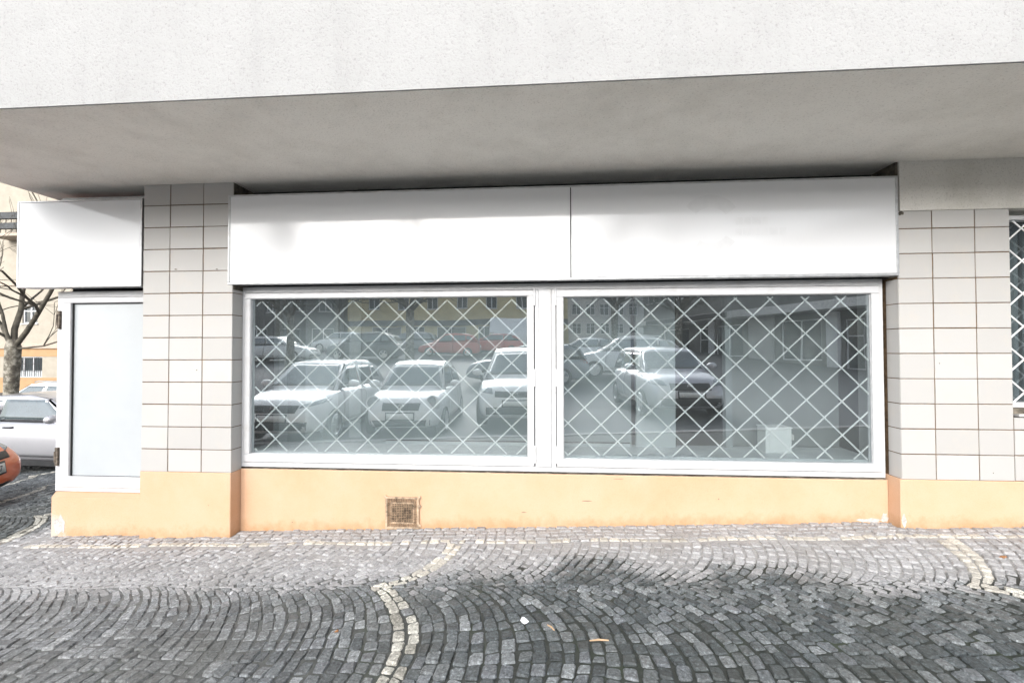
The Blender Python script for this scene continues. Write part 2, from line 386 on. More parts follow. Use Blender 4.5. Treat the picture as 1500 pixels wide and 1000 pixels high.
pv = MB()
def stone(c, m, hz=.0):
    cx = sum(p[0] for p in c)/4; cy = sum(p[1] for p in c)/4
    if not px_ok(cx, cy, zg(cx, cy)): return
    if cx > -4.62 and cy > .125: return
    if cx > -4.62 and cx < -3.66 and cy > .07: return
    if (-3.66 < cx < -2.8 or cx > 2.82) and cy > .02: return
    z0 = zg(cx, cy) + random.gauss(0, .003) + hz
    tx, ty = random.gauss(0, .05), random.gauss(0, .05)
    j = [(p[0]+random.uniform(-.0068, .0068)+.022*math.sin(p[1]*4.1+p[0]*2.3)+.012*math.sin(p[0]*7.7-p[1]*5.1), p[1]+random.uniform(-.0068, .0068)+.014*math.sin(p[0]*5.3+p[1]*3.1)) for p in c]
    oc = []
    for i in range(4):
        p, a, b = j[i], j[i-1], j[(i+1) % 4]
        k = random.uniform(.04, .17)
        oc += [(p[0]+(a[0]-p[0])*k, p[1]+(a[1]-p[1])*k), (p[0]+(b[0]-p[0])*k, p[1]+(b[1]-p[1])*k)]
    n = len(pv.v); zz = lambda x, y: (x-cx)*tx+(y-cy)*ty
    for x, y in oc: pv.v.append((x, y, z0-.03))
    for x, y in oc: pv.v.append((x, y, z0-.009+zz(x, y)))
    for x, y in oc:
        x2, y2 = cx+(x-cx)*.83, cy+(y-cy)*.83; pv.v.append((x2, y2, z0+random.uniform(-.0012, .0012)+zz(x2, y2)))
    for r in (0, 8):
        for i in range(8):
            a, b = n+r+i, n+r+(i+1) % 8; pv.f.append((a, b, b+8, a+8)); pv.m.append(m)
    pv.f.append(tuple(n+16+i for i in range(8))); pv.m.append(m)
HW, SAG = .74, .39
RAD = (HW*HW+SAG*SAG)/(2*SAG)
def arc(y, yc): return math.sqrt(max(0, RAD*RAD-(y-yc)**2))-RAD
PITCH = .073
white_u = {}
for u in (-.70, 3.02, -5.0, -6.75, -8.7):
    k = round(u/PITCH); white_u[k] = 1; white_u[k-1] = 1
def hidden(x, y):       # inside the building or far beyond the corner
    return (x > -4.55 and y > .2)
for s in range(-6, 3):
    yc = -.13+1.48*(-s) if s < 0 else -.13-1.48*s
    for k in range(-175, 70):
        u = k*PITCH+random.uniform(-.004, .004)
        # walk along the arc
        th_max = math.asin(HW/RAD); ln = RAD*th_max*2; t = -th_max; 
        cnt = 20; off = random.uniform(-.3, .3)
        cuts = [-th_max] + [(-th_max + 2*th_max*(i+off*.5+random.uniform(-.16, .16))/cnt) for i in range(1, cnt)] + [th_max]
        for a, b in zip(cuts, cuts[1:]):
            ya, yb = yc+RAD*math.sin(a), yc+RAD*math.sin(b)
            ym = (ya+yb)/2; xm = u+PITCH/2+arc(ym, yc)
            if hidden(xm, ym) or ym > 6.2 or ym < -2.9: continue
            if xm > -4.66 and ym > -.195: continue
            if ym > 0 and (xm < -11): continue
            g = .0052/RAD; wth = PITCH*math.cos((a+b)/2); e = .0048
            def pt(th, q):                                   # q across the course, along the arc's normal
                x_, y_ = u-RAD+(RAD+q)*math.cos(th), yc+(RAD+q)*math.sin(th)
                yq = max(yc-HW+.003, min(yc+HW-.003, y_)); return (x_, yq)
            c = [pt(a+g, e), pt(a+g, PITCH*math.cos(a)-e), pt(b-g, PITCH*math.cos(b)-e), pt(b-g, e)]
            stone(c, 1 if k in white_u and random.random() < .97 else 0)
for r, (y0, y1) in enumerate(((-.193, -.133), (-.133, -.064), (-.064, .004), (.004, .072), (.072, .14))):
    x = -4.6
    while x < 5:
        l = random.uniform(.06, .10)
        stone([(x+.004, y0+.004), (x+l-.004, y0+.004), (x+l-.004, y1-.004), (x+.004, y1-.004)], 1 if r == 0 and random.random() < .8 else 0)
        x += l
tag(pv.obj('pavement', [M['stone'], M['stone_white']]), kind='structure')

# ------------------------------------------------------------------ the shop building
shop = thing('shop_building', 'white rendered building with tiled piers, orange base and barred shop windows', 'building', (0, 0, 0))
ZS = 2.985
b = MB(); b.box(-4.88, 9.0, -1.30, 9.0, ZS+.004, 9.5)
b.obj('upper_wall', M['render_white'], shop)
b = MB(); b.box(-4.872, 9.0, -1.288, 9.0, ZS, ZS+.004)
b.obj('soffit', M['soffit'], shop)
# tiled piers: every tile a chamfered slab on a brown grout bed
def pier(name, x0, x1, joints, z0, ztop, row0, side, side_top):
    t = MB(); g = .0036
    xsq = [x0] + joints + [x1]; rows = [z0] + [row0+.2003*k for k in range(1, 14) if z0+.05 < row0+.2003*k < ztop-.03] + [ztop]
    for i in range(len(rows)-1):
        for a, c in zip(xsq, xsq[1:]):
            e = random.uniform(-.0012, .0012); dx = random.gauss(0, .0012); dz = random.gauss(0, .001)
            zt = rows[i+1]-(g if i < len(rows)-2 else 0)
            t.bbox(a+(g if a != x0 else 0)+(dx if a != x0 else 0), c-(g if c != x1 else 0), e, .012, rows[i]+g+dz, zt, .0025, 0)
    t.box(x0+.002, x1-.002, .0045, .30, z0-.02, ztop, 1)
    if side:
        xe = x1 if side > 0 else x0
        for i in range(len(rows)-1):
            zt = min(rows[i+1]-g, side_top)
            if rows[i]+g >= zt - .02: continue
            # return slab, its face towards the window recess
            n = len(t.v); X = xe; d = .008*(-side); y0, y1 = .003, .138
            bxx = sorted((X+side*.0015, X+d)); t.box(bxx[0], bxx[1], y0+.006, y1, rows[i]+g, zt, 0)
    return t.obj(name, [M['tile'], M['grout']], shop)
pier('tiled_pier', -3.655, -2.80, [-3.399, -3.081], .388, ZS, .39, 1, 2.02)
pier('tiled_pier', 2.826, 3.658, [3.084, 3.403], .437, 2.583, .437, -1, 2.055)
b = MB()       # tiles under the right-hand window
for i, z in enumerate((.437, .637, .8375)):
    for x in (3.668, 3.99, 4.30, 4.61, 4.92, 5.23):
        b.bbox(x, x+.30, .004, .03, z+.0045, (z+.196) if i < 2 else .935, .0025, 0)
b.box(3.658, 9, .011, .3, .43, .935, 1)
b.obj('tiled_apron', [M['tile'], M['grout']], shop)
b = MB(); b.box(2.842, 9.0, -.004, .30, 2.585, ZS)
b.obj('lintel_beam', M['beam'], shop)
# raw mortar above the window returns, dark hollows beside and above the sign boxes
for q in ((-2.803, -2.798, .01, .3, 2.02, ZS), (2.822, 2.84, .01, .3, 2.055, ZS)): MB().box(*q).obj('mortar_edge', M['mortar'], shop)
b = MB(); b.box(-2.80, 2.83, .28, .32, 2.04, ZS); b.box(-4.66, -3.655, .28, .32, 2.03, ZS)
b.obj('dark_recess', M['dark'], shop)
b = MB(); b.box(-2.72, 2.72, .10, .16, 2.80, 2.905); b.box(-2.72, 2.72, .085, .10, 2.80, 2.885)
b.box(-4.62, -3.66, .13, .18, 2.80, 2.935); b.box(-4.60, -3.66, .115, .13, 2.80, 2.915)
b.obj('shutter_case', M['alu'], shop)
# solid wall between and behind (seen past the openings and from the side)
for q in ((-3.60, -2.85, .29, .55, -.6, ZS-.003), (2.86, 3.61, .29, .55, -.6, ZS-.003), (3.62, 9, .30, .55, -.6, .93)): MB().box(*q).obj('wall', M['render_white'], shop)
# orange base
b = MB()
b.bbox(-3.660, -2.798, -.006, .30, -.55, .388, .005)
b.bbox(2.808, 9.0, -.006, .30, -.5, .437, .005)
b.bbox(-2.799, 2.809, .125, .40, -.5, .394, .006)
n = len(b.v)                     # street-side base with a sloping top
b.v += [(-4.592,.058,-.6),(-3.658,.058,-.6),(-3.658,.058,.118),(-4.592,.058,.118),(-4.66,.16,.146),(-3.658,.16,.146),(-4.66,.4,-.6),(-3.658,.4,-.6),(-4.66,.4,.146),(-3.658,.4,.146)]
for f in ((0,1,2,3),(3,2,5,4),(4,5,9,8),(0,3,4,8,6)): b.f.append(tuple(n+i for i in f)); b.m.append(0)
b.obj('plinth', M['plinth'], shop)
b = MB(); x = -2.79; lo_ = 0          # crumbled mortar under the window frame
while x < 2.79:
    x2 = min(2.795, x+random.uniform(.08, .2)); h_ = .400+random.uniform(-.004, .005); n = len(b.v)
    b.v += [(x,.131,.392),(x2,.131,.392),(x2,.131,h_),(x,.131,h_),(x,.17,h_),(x2,.17,h_)]
    for f in ((0,1,2,3),(3,2,5,4)): b.f.append(tuple(n+i for i in f)); b.m.append(0)
    x = x2
b.obj('mortar_bed', M['mortar'], shop)

def flake(name, cx_, cz_, rx, rz_, y, mat, seed, n=13):
    rg = random.Random(seed); m = MB(); ring_ = [(cx_+rx*math.cos(2*PI*i/n)*rg.uniform(.5, 1.1), y, cz_+rz_*math.sin(2*PI*i/n)*rg.uniform(.5, 1.1)) for i in range(n)]
    n0 = len(m.v); m.v += ring_ + [(p[0], y+.004, p[2]) for p in ring_]
    m.f.append(tuple(range(n0+n-1, n0-1, -1))); m.m.append(0)
    for i in range(n): m.f.append((n0+i, n0+(i+1) % n, n0+n+(i+1) % n, n0+n+i)); m.m.append(0)
    m.obj(name, mat, shop)
bare = simple('bare_plaster', (.56, .53, .50), .95, var=.2, scale=40)
flake('peeled_plaster', 2.66, .062, .12, .022, .1235, bare, 1); flake('peeled_plaster', 2.775, .085, .03, .05, .1235, bare, 2)
flake('peeled_plaster', -4.50, -.14, .07, .10, .0565, bare, 3); flake('peeled_plaster', 2.83, .11, .02, .06, -.0075, bare, 6)
for i, (x, z, a, c) in enumerate(((-2.806, 2.52, .008, .055), (-2.803, 2.44, .006, .03), (-2.812, 2.10, .010, .03), (-2.95, 2.205, .012, .006), (-3.13, 1.30, .006, .006), (-3.34, 2.21, .018, .006), (3.12, 1.36, .004, .004), (2.85, 2.565, .025, .02), (3.50, .50, .005, .005))):
    flake('chip', x, z, a, c, -.0022, M['mortar'], 20+i, 9)
for i, (x, z, a, c) in enumerate(((-3.0, .10, .004, .004), (.35, .17, .05, .003), (1.45, .21, .006, .006), (-2.3, -.08, .007, .004), (.62, .365, .05, .003), (-.2, .06, .03, .004))):
    flake('scuff', x, z, a, c, .1232 if -2.79 < x < 2.8 else -.0085, M['mortar'], 40+i, 9)
# --- the two barred shop windows
fb = MB(); Y = .140
fb.bbox(-2.803, 2.800, Y, .22, .409, .452, .003)                     # bottom rail
fb.bbox(-2.803, -2.776, Y, .22, .4525, 2.06, .003)
fb.bbox(2.772, 2.800, Y, .22, .4525, 2.06, .003)
fb.bbox(-.098, -.066, Y, .22, .4525, 2.0055, .003); fb.bbox(.045, .084, Y, .22, .4525, 2.0055, .003)
fb.bbox(-.0655, .0445, Y-.012, .22, .4525, 2.0055, .004)
fb.bbox(-2.7755, 2.7715, Y-.004, .22, 2.006, 2.06, .003)
for zc in (1.94, 1.23, .56):                                         # hinges
    for xh in (-.100, .086):
        fb.tube([(xh, Y-.004, zc-.075), (xh, Y-.004, zc+.075)], .0115, 10)
win = fb.obj('shop_window_frame', M['frame'], shop)
# seals: dark gap between frame and sash
b = MB()
def ring(mb, x0, x1, z0, z1, wl, wr, wb_, wt, y0, y1, bev=.004, m=0):
    mb.bbox(x0, x1, y0, y1, z0, z0+wb_, bev, m); mb.bbox(x0, x1, y0, y1, z1-wt, z1, bev, m)
    mb.bbox(x0, x0+wl, y0, y1, z0+wb_+.0004, z1-wt-.0004, bev, m); mb.bbox(x1-wr, x1, y0, y1, z0+wb_+.0004, z1-wt-.0004, bev, m)
for x0, x1, gx0, gx1, gz0, gz1 in ((-2.773, -.106, -2.718, -.164, .527, 1.950), (.090, 2.767, .150, 2.705, .521, 1.938)):
    ring(b, x0-.006, x1+.006, .446, 2.010, .02, .02, .02, .02, .165, .21, .001)
b.obj('window_seal', M['gap'], shop)
def bar(mb, p, q, r=.0075): mb.tube([p, q], r, 6)
for wi, (x0, x1, gx0, gx1, gz0, gz1) in enumerate(((-2.773, -.106, -2.718, -.164, .527, 1.950), (.090, 2.767, .150, 2.705, .521, 1.938))):
    s = MB(); ring(s, x0, x1, .4545, 2.0025, gx0-x0, x1-gx1, gz0-.4545, 2.0025-gz1, .128, .20, .006)
    sash = s.obj('sash', M['frame'], shop)
    g = MB(); g.box(gx0-.01, gx1+.01, .160, .164, gz0-.01, gz1+.01); g.obj('pane', M['glass'], sash)
    bd = MB(); ring(bd, gx0-.003, gx1+.003, gz0-.003, gz1+.003, .008, .008, .008, .008, .150, .159, .002); bd.obj('glazing_bead', M['alu'], sash)
    gr = MB(); YG = .190
    if wi == 0: xa, za, dx, dz, tilt, lo, hi, le, ri = -2.503, 1.796, .2927, .2835, -.006, .548, 1.927, -2.70, -.10
    else: xa, za, dx, dz, tilt, lo, hi, le, ri = .335, 1.815, .2880, .2835, -.036, .548, 1.925, .10, 2.735
    k0 = dz/dx
    for sgn in (1, -1):
        for k in range(-22, 24):
            # z = za + sgn*k0*(x - xa - k*dx), clipped to the grille's rectangle
            f = lambda x: za + sgn*k0*(x-xa-k*dx) + tilt*(x-xa)
            sl_ = sgn*k0+tilt
            xl, xr = sorted(((lo-za+sgn*k0*(xa+k*dx)+tilt*xa)/sl_, (hi-za+sgn*k0*(xa+k*dx)+tilt*xa)/sl_))
            xl, xr = max(xl, le), min(xr, ri)
            if xr-xl < .02: continue
            yy = YG+(.006 if sgn > 0 else -.006)
            bar(gr, (xl, yy, f(xl)), (xr, yy, f(xr)), .0064)
    gr.obj('grille', M['grille_white'], sash)
# --- the street-side panel window, left of the pier
f = MB(); ring(f, -4.655, -3.62, .147, 2.04, .052, .05, .038, .055, .140, .24, .003)
f.box(-4.655, -4.60, .2405, .9, .147, 2.04)
pw = f.obj('side_window_frame', M['frame'], shop)
s = MB(); ring(s, -4.600, -3.64, .188, 1.982, .088, .08, .103, .052, .130, .2, .005)
s.obj('sash', M['frame'], pw)
s = MB(); ring(s, -4.514, -3.70, .288, 1.933, .007, .007, .005, .010, .150, .2, .001); s.obj('seal', M['gap'], pw)
s = MB(); s.box(-4.511, -3.70, .165, .17, .288, 1.931); s.obj('frosted_panel', M['frost'], pw)
for z in (1.77, .475):
    s = MB(); s.box(-4.638, -4.612, .118, .1395, z-.085, z+.085); s.tube([(-4.636, .118, z-.05), (-4.636, .118, z+.05)], .008, 8)
    s.obj('hinge', M['rust'], pw)
b = MB(); b.box(-4.64, -3.6, .5, .52, -.1, 2.9); b.box(-4.66, -4.60, .9, 9, -.8, ZS-.004)
b.obj('side_wall', M['render_white'], shop)
# --- window on the right edge
f = MB(); ring(f, 3.664, 5.6, 1.005, 2.548, .03, .03, .038, .036, .075, .15, .003)
rw = f.obj('barred_window_frame', M['frame'], shop)
s = MB(); s.box(3.68, 5.58, .172, .176, 1.03, 2.53); s.obj('pane', M['glass_plain'], rw)
s = MB(); ring(s, 3.688, 5.57, 1.035, 2.52, .02, .03, .02, .03, .13, .15, .003)
gm = MB()
for sgn in (1, -1):
    for k in range(-8, 16):
        xa, za = 3.84, 1.385; f_ = lambda x: za+sgn*.93*(x-xa-k*.285)
        lo, hi = 1.045, 2.51; xl, xr = sorted((xa+k*.285+(lo-za)/(sgn*.93), xa+k*.285+(hi-za)/(sgn*.93)))
        xl, xr = max(xl, 3.69), min(xr, 5.57)
        if xr-xl > .02: bar(gm, (xl, .10+.005*sgn, f_(xl)), (xr, .10+.005*sgn, f_(xr)), .0065)
gm.obj('grille', M['grille_white'], rw)
s = MB(); s.box(3.69, 9, -.01, .2, .944, .962); s.obj('sill', M['frame_old'], rw)
s = MB(); s.box(3.662, 9, .02, .3, .962, 1.005); s.obj('sill_bed', M['mortar'], rw)
s = MB(); 
for i in range(14): s.tube([(3.80+i*.12, .42+.02*math.sin(i*2.1), 1.04), (3.80+i*.12+.01*math.sin(i), .42+.03*math.cos(i*1.3), 2.5)], .035, 7)
s.obj('curtain', simple('grey_curtain', (.28, .31, .33), .8, var=.2, scale=3), rw)
# --- inside
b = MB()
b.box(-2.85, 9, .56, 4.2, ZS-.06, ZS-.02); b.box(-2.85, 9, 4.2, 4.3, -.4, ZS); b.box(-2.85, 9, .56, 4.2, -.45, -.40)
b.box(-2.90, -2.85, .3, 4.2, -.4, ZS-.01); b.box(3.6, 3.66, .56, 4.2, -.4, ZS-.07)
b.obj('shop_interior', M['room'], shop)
b = MB(); b.bbox(-2.78, 2.79, .205, .70, .42, .541, .006)
b.obj('window_ledge', M['ledge'], shop)
b = MB(); b.box(-2.78, .815, .60, .63, .5415, 2.5); 
b.obj('display_board', M['board'], shop)
b = MB(); b.box(-2.715, -2.632, .588, .599, .5415, 2.5); b.box(-2.44, -2.10, .592, .599, .5415, 2.5); b.box(-1.98, -1.86, .588, .599, .60, 2.5)
b.obj('pale_batten', M['board_light'], shop)
b = MB(); b.box(-1.60, .80, .585, .5995, .5415, .575); b.obj('skirting', M['board_light'], shop)
b = MB(); b.box(-1.60, .80, .580, .5995, .5755, .582); b.obj('dark_bead', M['dark'], shop)
b = MB(); b.box(.862, 1.232, .60, .66, .5415, 2.5); b.obj('display_board', M['board_light'], shop)
b = MB(); b.box(1.705, 1.765, .62, .70, .3, 2.9); b.obj('post', M['board'], shop)
b = MB(); b.box(1.77, 2.79, .72, .75, .5415, 2.6); 
b.obj('display_board', M['board_dim'], shop)
# ------------------------------------------------------------------ things on and in the shop front
def cabinet():
    t = thing('cabinet', 'small white cabinet standing on the window ledge in the right shop window', 'cabinet', (2.078, .42, .5415))
    b = MB(); b.bbox(-.113, .113, -.02, .14, 0, .222, .004); b.bbox(-.12, .12, -.025, .145, .2225, .232, .003); b.obj('body', M['cabinet'], t)
    b = MB(); b.bbox(-.085, .108, -.0285, -.0205, .012, .205, .002); d = b.obj('door', M['cabinet'], t)
    b = MB(); b.box(.128-.012, .128, -.03, .0, .12, .17); b.obj('handle', M['frame_old'], d)
cabinet()
def sign(name, label, x0, x1, z0, z1, splits, y=0.0, side=.1, group=None):
    t = thing(name, label, 'sign', ((x0+x1)/2, y, z0), 0, group); ox = (x0+x1)/2
    c = MB(); w_ = .014
    ring(c, x0-ox, x1-ox, 0, z1-z0, .020, .020, .022, .014, 0, .055, .003)
    c.box(x0-ox+.004, x1-ox-.004, .0555, side, .006, z1-z0-.006); c.obj('case', M['alu'], t)
    xs_ = [x0+.0205] + splits + [x1-.0205]
    for a, e in zip(xs_, xs_[1:]):
        p = MB(); p.bbox(a-ox+(.004 if a != xs_[0] else 0), e-ox-(.004 if e != xs_[-1] else 0), .003, .02, .0225, z1-z0-.0145, .002)
        o = p.obj('panel', M['sign'], t)
    for sp in splits:
        p = MB(); p.box(sp-ox-.0042, sp-ox+.0042, .004, .03, .0225, z1-z0-.02); p.obj('joint', M['gap'], t)
    return t, o
sign('blank_sign', 'short blank white sign box above the frosted side window, left of the tiled pier', -4.915, -3.672, 2.060, 2.868, [], -.002, .14)
ls, panel = sign('blank_sign', 'long blank white sign box of two panels above the barred shop windows', -2.843, 2.829, 2.064, 2.869, [.2115], -.008, .12)
# ghost of removed lettering on the right panel: a broken ring and two short rows of bars
mk = MB(); cx, cz, yv = 1.36-ls.location.x, 2.50-2.064, .0022
def ring_arc(a0, a1, r0, r1, n=22):
    for i in range(n):
        p, q = a0+(a1-a0)*i/n, a0+(a1-a0)*(i+1)/n
        v = [(cx+r1*math.cos(p), yv, cz+r1*math.sin(p)), (cx+r0*math.cos(p), yv, cz+r0*math.sin(p)), (cx+r0*math.cos(q), yv, cz+r0*math.sin(q)), (cx+r1*math.cos(q), yv, cz+r1*math.sin(q))]
        mk.quad(*v)
ring_arc(math.radians(35), math.radians(140), .15, .255); mk.obj('faded_mark', M['mark'], ls); mk = MB(); ring_arc(math.radians(235), math.radians(325), .15, .24)
mk.obj('faded_mark', M['mark'], ls); mk = MB()
x = cx+.20
for i, l in enumerate((.06, .05, .07, .045)): mk.quad((x, yv, cz+.0), (x+l, yv, cz+.0), (x+l, yv, cz+.06), (x, yv, cz+.06)); x += l+.012
x = cx+.20
for i, l in enumerate((.05, .06, .06, .05, .07, .05)): mk.quad((x, yv, cz-.09), (x+l, yv, cz-.09), (x+l, yv, cz-.03), (x, yv, cz-.03)); x += l+.012
mk.obj('faded_mark', M['mark_faint'], ls)
def vent():
    t = thing('vent_grille', 'rusty square mesh vent grille low on the orange base', 'vent', (-1.279, .118, -.108))
    g = MB(); W, H = .148, .278; n = 19
    gm = simple('vent_mesh_paint', (.30, .21, .135), .8, var=.4, scale=25); gr_ = simple('vent_rim_paint', (.46, .34, .235), .8, var=.35, scale=25)
    for i in range(n+1):
        x = -W+2*W*i/n; wv = .003*math.sin(i*1.7); g.box(x-.0025, x+.0025, -.004, .002, 0, H)
        z = H*i/n; g.box(-W, W, -.005, .0005, z-.0025, z+.0025)
    g.obj('mesh', gm, t)
    f = MB()
    for a in ((-W-.004, -W+.014), (W-.014, W+.004)): f.box(a[0], a[1], -.009, -.0055, -.004, H+.004)
    f.box(-W+.0145, W-.0145, -.0088, -.0055, H-.012, H+.003); f.box(-W+.0145, W-.0145, -.0088, -.0055, -.004, .02)
    for x, z in ((-W-.006, H), (W+.006, H), (W+.008, .20), (W+.008, .03)): f.lathe([(.0, -.007), (.014, -.007), (.014, 0.004)], 12, 0, Matrix.Translation((x, 0, z)))
    f.obj('rim', gr_, t)
    f = MB(); ring(f, -.107, .107, .04, .237, .012, .012, .016, .016, -.0035, .0055, .001); f.obj('inner_frame', gr_, t)
    f = MB(); f.box(-.10, .10, .004, .0064, .05, .23); f.obj('duct', M['dark'], t)
vent()
def litter(name, label, cat, pts, mat, x, y, rz):
    m = MB(); m.poly([(a, b_, c) for a, b_, c in pts]); 
    me = m.mesh(name, mat); o = link(name, me); o.location = (x, y, zg(x, y)+.006); o.rotation_euler = (0, 0, rz)
    md = o.modifiers.new('thickness', 'SOLIDIFY'); md.thickness = .0015
    tag(o, label, cat)
def crumple(r, n, h):
    m = MB(); ring_ = [[], []]
    for i in range(n):
        a = 2*PI*i/n; rr = r*random.uniform(.65, 1.1); m.v.append((rr*math.cos(a), rr*math.sin(a), random.uniform(0, h*.4)))
    for i in range(n):
        a = 2*PI*i/n; rr = r*.5*random.uniform(.6, 1.2); m.v.append((rr*math.cos(a), rr*math.sin(a), random.uniform(h*.4, h)))
    for i in range(n): m.f.append((i, (i+1) % n, n+(i+1) % n, n+i)); m.m.append(0)
    m.f.append(tuple(n+i for i in range(n))); m.m.append(0); return m
def scrap(name, label, cat, r, h, mat, x, y, rz=0, sx=1, sy=1):
    o = crumple(r, 9, h).obj(name, mat); o.location = (x, y, zg(x, y)+.001); o.rotation_euler = (0, 0, rz); o.scale = (sx, sy, 1)
    md = o.modifiers.new('thickness', 'SOLIDIFY'); md.thickness = .002
    return tag(o, label, cat)
paper = simple('paper_white', (.78, .78, .80), .8, var=.06); leaf = simple('dry_leaf', (.36, .17, .07), .8, var=.3, scale=60); wood = simple('pale_wood', (.52, .36, .22), .8, var=.2)

# ------------------------------------------------------------------ cars
def eval_mesh(me, mods):
    o = bpy.data.objects.new('tmp', me); COL.objects.link(o); extra = []
    for m in mods:
        md = o.modifiers.new('m', m[0])
        for k, v in m[1].items():
            if isinstance(v, bpy.types.Mesh):
                c = bpy.data.objects.new('tmp2', v); COL.objects.link(c); extra.append(c); v = c
            setattr(md, k, v)
    dg = bpy.context.evaluated_depsgraph_get(); dg.update()
    r = bpy.data.meshes.new_from_object(o.evaluated_get(dg))
    for q in [o]+extra: bpy.data.objects.remove(q)
    return r
def lerp(a, b, t): return a+(b-a)*t
def interp(tab, x):
    if x <= tab[0][0]: return tab[0][1]
    for (a, p), (b_, q) in zip(tab, tab[1:]):
        if x <= b_: return lerp(p, q, (x-a)/(b_-a))
    return tab[-1][1]

def car_shell(L, W, belt, roof, prof, hood, tail, wr, wheels, nose_w=.74, clear=.19):
    """returns the closed body mesh with wheel arches and its BVH; +x is the nose"""
    h = L/2; top = [(-h, tail[0]), (-h+.07, tail[1]), (-h+.35, belt)] + [(hood[0], belt)] + hood[1]
    bot = [(-h, clear+.18), (-h+.10, clear+.05), (-h+.5, clear), (h-.6, clear), (h-.12, clear+.02), (h, clear+.14)]
    hw = [(-h, .70), (-h+.10, .86), (-h+.45, .97), (-h+1.2, 1.0), (h-1.4, 1.0), (h-.75, .97), (h-.30, .90), (h-.08, nose_w+.05), (h, nose_w)]
    xs_ = [-h, -h+.06, -h+.22, -h+.5, -h+.9, -.6, 0, .45, hood[0], hood[0]+.3, h-.75, h-.45, h-.22, h-.08, h]
    m = MB(); secs = []
    for x in xs_:
        zt, zb, w_ = interp(top, x), interp(bot, x), interp(hw, x)*W/2
        d = zt-zb
        half = [(0, zb), (.78*w_, zb), (.965*w_, zb+.07), (1.0*w_, zb+.42*d), (.985*w_, zb+.74*d), (.93*w_, zt-.055), (.80*w_, zt-.008), (.4*w_, zt+.012), (0, zt+.016)]
        ring_ = [(x, y, z) for y, z in half] + [(x, -y, z) for y, z in half[-2:0:-1]]
        secs.append(len(m.v)); m.v += ring_
    k = 16
    for a, b_ in zip(secs, secs[1:]):
        for j in range(k): m.f.append((a+j, b_+j, b_+(j+1) % k, a+(j+1) % k)); m.m.append(0)
    m.f.append(tuple(secs[0]+j for j in range(k))); m.m.append(0)
    m.f.append(tuple(secs[-1]+j for j in reversed(range(k)))); m.m.append(0)
    me = m.mesh('body', M['black'])
    cut = MB()
    for wx in wheels:
        n0 = len(cut.v); kk = 28
        for y in (-W, W):
            for j in range(kk): a = 2*PI*j/kk; cut.v.append((wx+(wr+.055)*math.cos(a), y, wr+(wr+.055)*math.sin(a)))
        for j in range(kk): cut.f.append((n0+j, n0+(j+1) % kk, n0+kk+(j+1) % kk, n0+kk+j)); cut.m.append(0)
        cut.f.append(tuple(n0+j for j in reversed(range(kk)))); cut.m.append(0); cut.f.append(tuple(n0+kk+j for j in range(kk))); cut.m.append(0)
    low = eval_mesh(me, [('SUBSURF', dict(levels=2))])
    low = eval_mesh(low, [('BOOLEAN', dict(object=cut.mesh('cut', M['black']), operation='DIFFERENCE', solver='EXACT'))])
    # greenhouse: side profile polygon swept across with a tumblehome, edges rounded
    bm = bmesh.new(); wb_, wt_ = .90*W/2, .70*W/2; cols = []
    for x, z in prof:
        t = max(0, (z-belt)/(roof-belt)); hw_ = lerp(wb_, wt_, t**1.15)*(1 if x < prof[-1][0]-.05 else .95)
        cr = .03*t
        cols.append([bm.verts.new((x+(.05*(1-abs(q))*t if x > .2 else 0), q*hw_, z+cr*(1-q*q))) for q in (-1, -.62, 0, .62, 1)])
    for a, b_ in zip(cols, cols[1:]):
        for j in range(4): bm.faces.new((a[j], a[j+1], b_[j+1], b_[j]))
    bm.faces.new([c[0] for c in cols]); bm.faces.new([c[-1] for c in reversed(cols)])
    bm.faces.new([cols[0][j] for j in (4, 3, 2, 1, 0)] + [cols[-1][j] for j in (0, 1, 2, 3, 4)][:0]) if False else None
    bm.edges.ensure_lookup_table()
    ed = [e for e in bm.edges if any(e.verts[0] in (c[0], c[-1]) for c in cols) and any(e.verts[1] in (c[0], c[-1]) for c in cols) and len(e.link_faces) == 2]
    bmesh.ops.bevel(bm, geom=ed, offset=.055, segments=3, profile=.6, affect='EDGES')
    tops = [e for e in bm.edges if e.is_valid and len(e.link_faces) == 2 and e.calc_face_angle(0) > .22 and abs(e.verts[0].co.y-e.verts[1].co.y) > .04]
    bmesh.ops.bevel(bm, geom=tops, offset=.045, segments=2, profile=.6, affect='EDGES')
    bmesh.ops.recalc_face_normals(bm, faces=bm.faces)
    gm = bpy.data.meshes.new('g'); bm.to_mesh(gm); bm.free()
    bm = bmesh.new(); bm.from_mesh(low); bm.from_mesh(gm)
    for f in bm.faces: f.smooth = True
    bvh = BVHTree.FromBMesh(bm); out = bpy.data.meshes.new('car_body'); bm.to_mesh(out); bm.free()
    return out, bvh

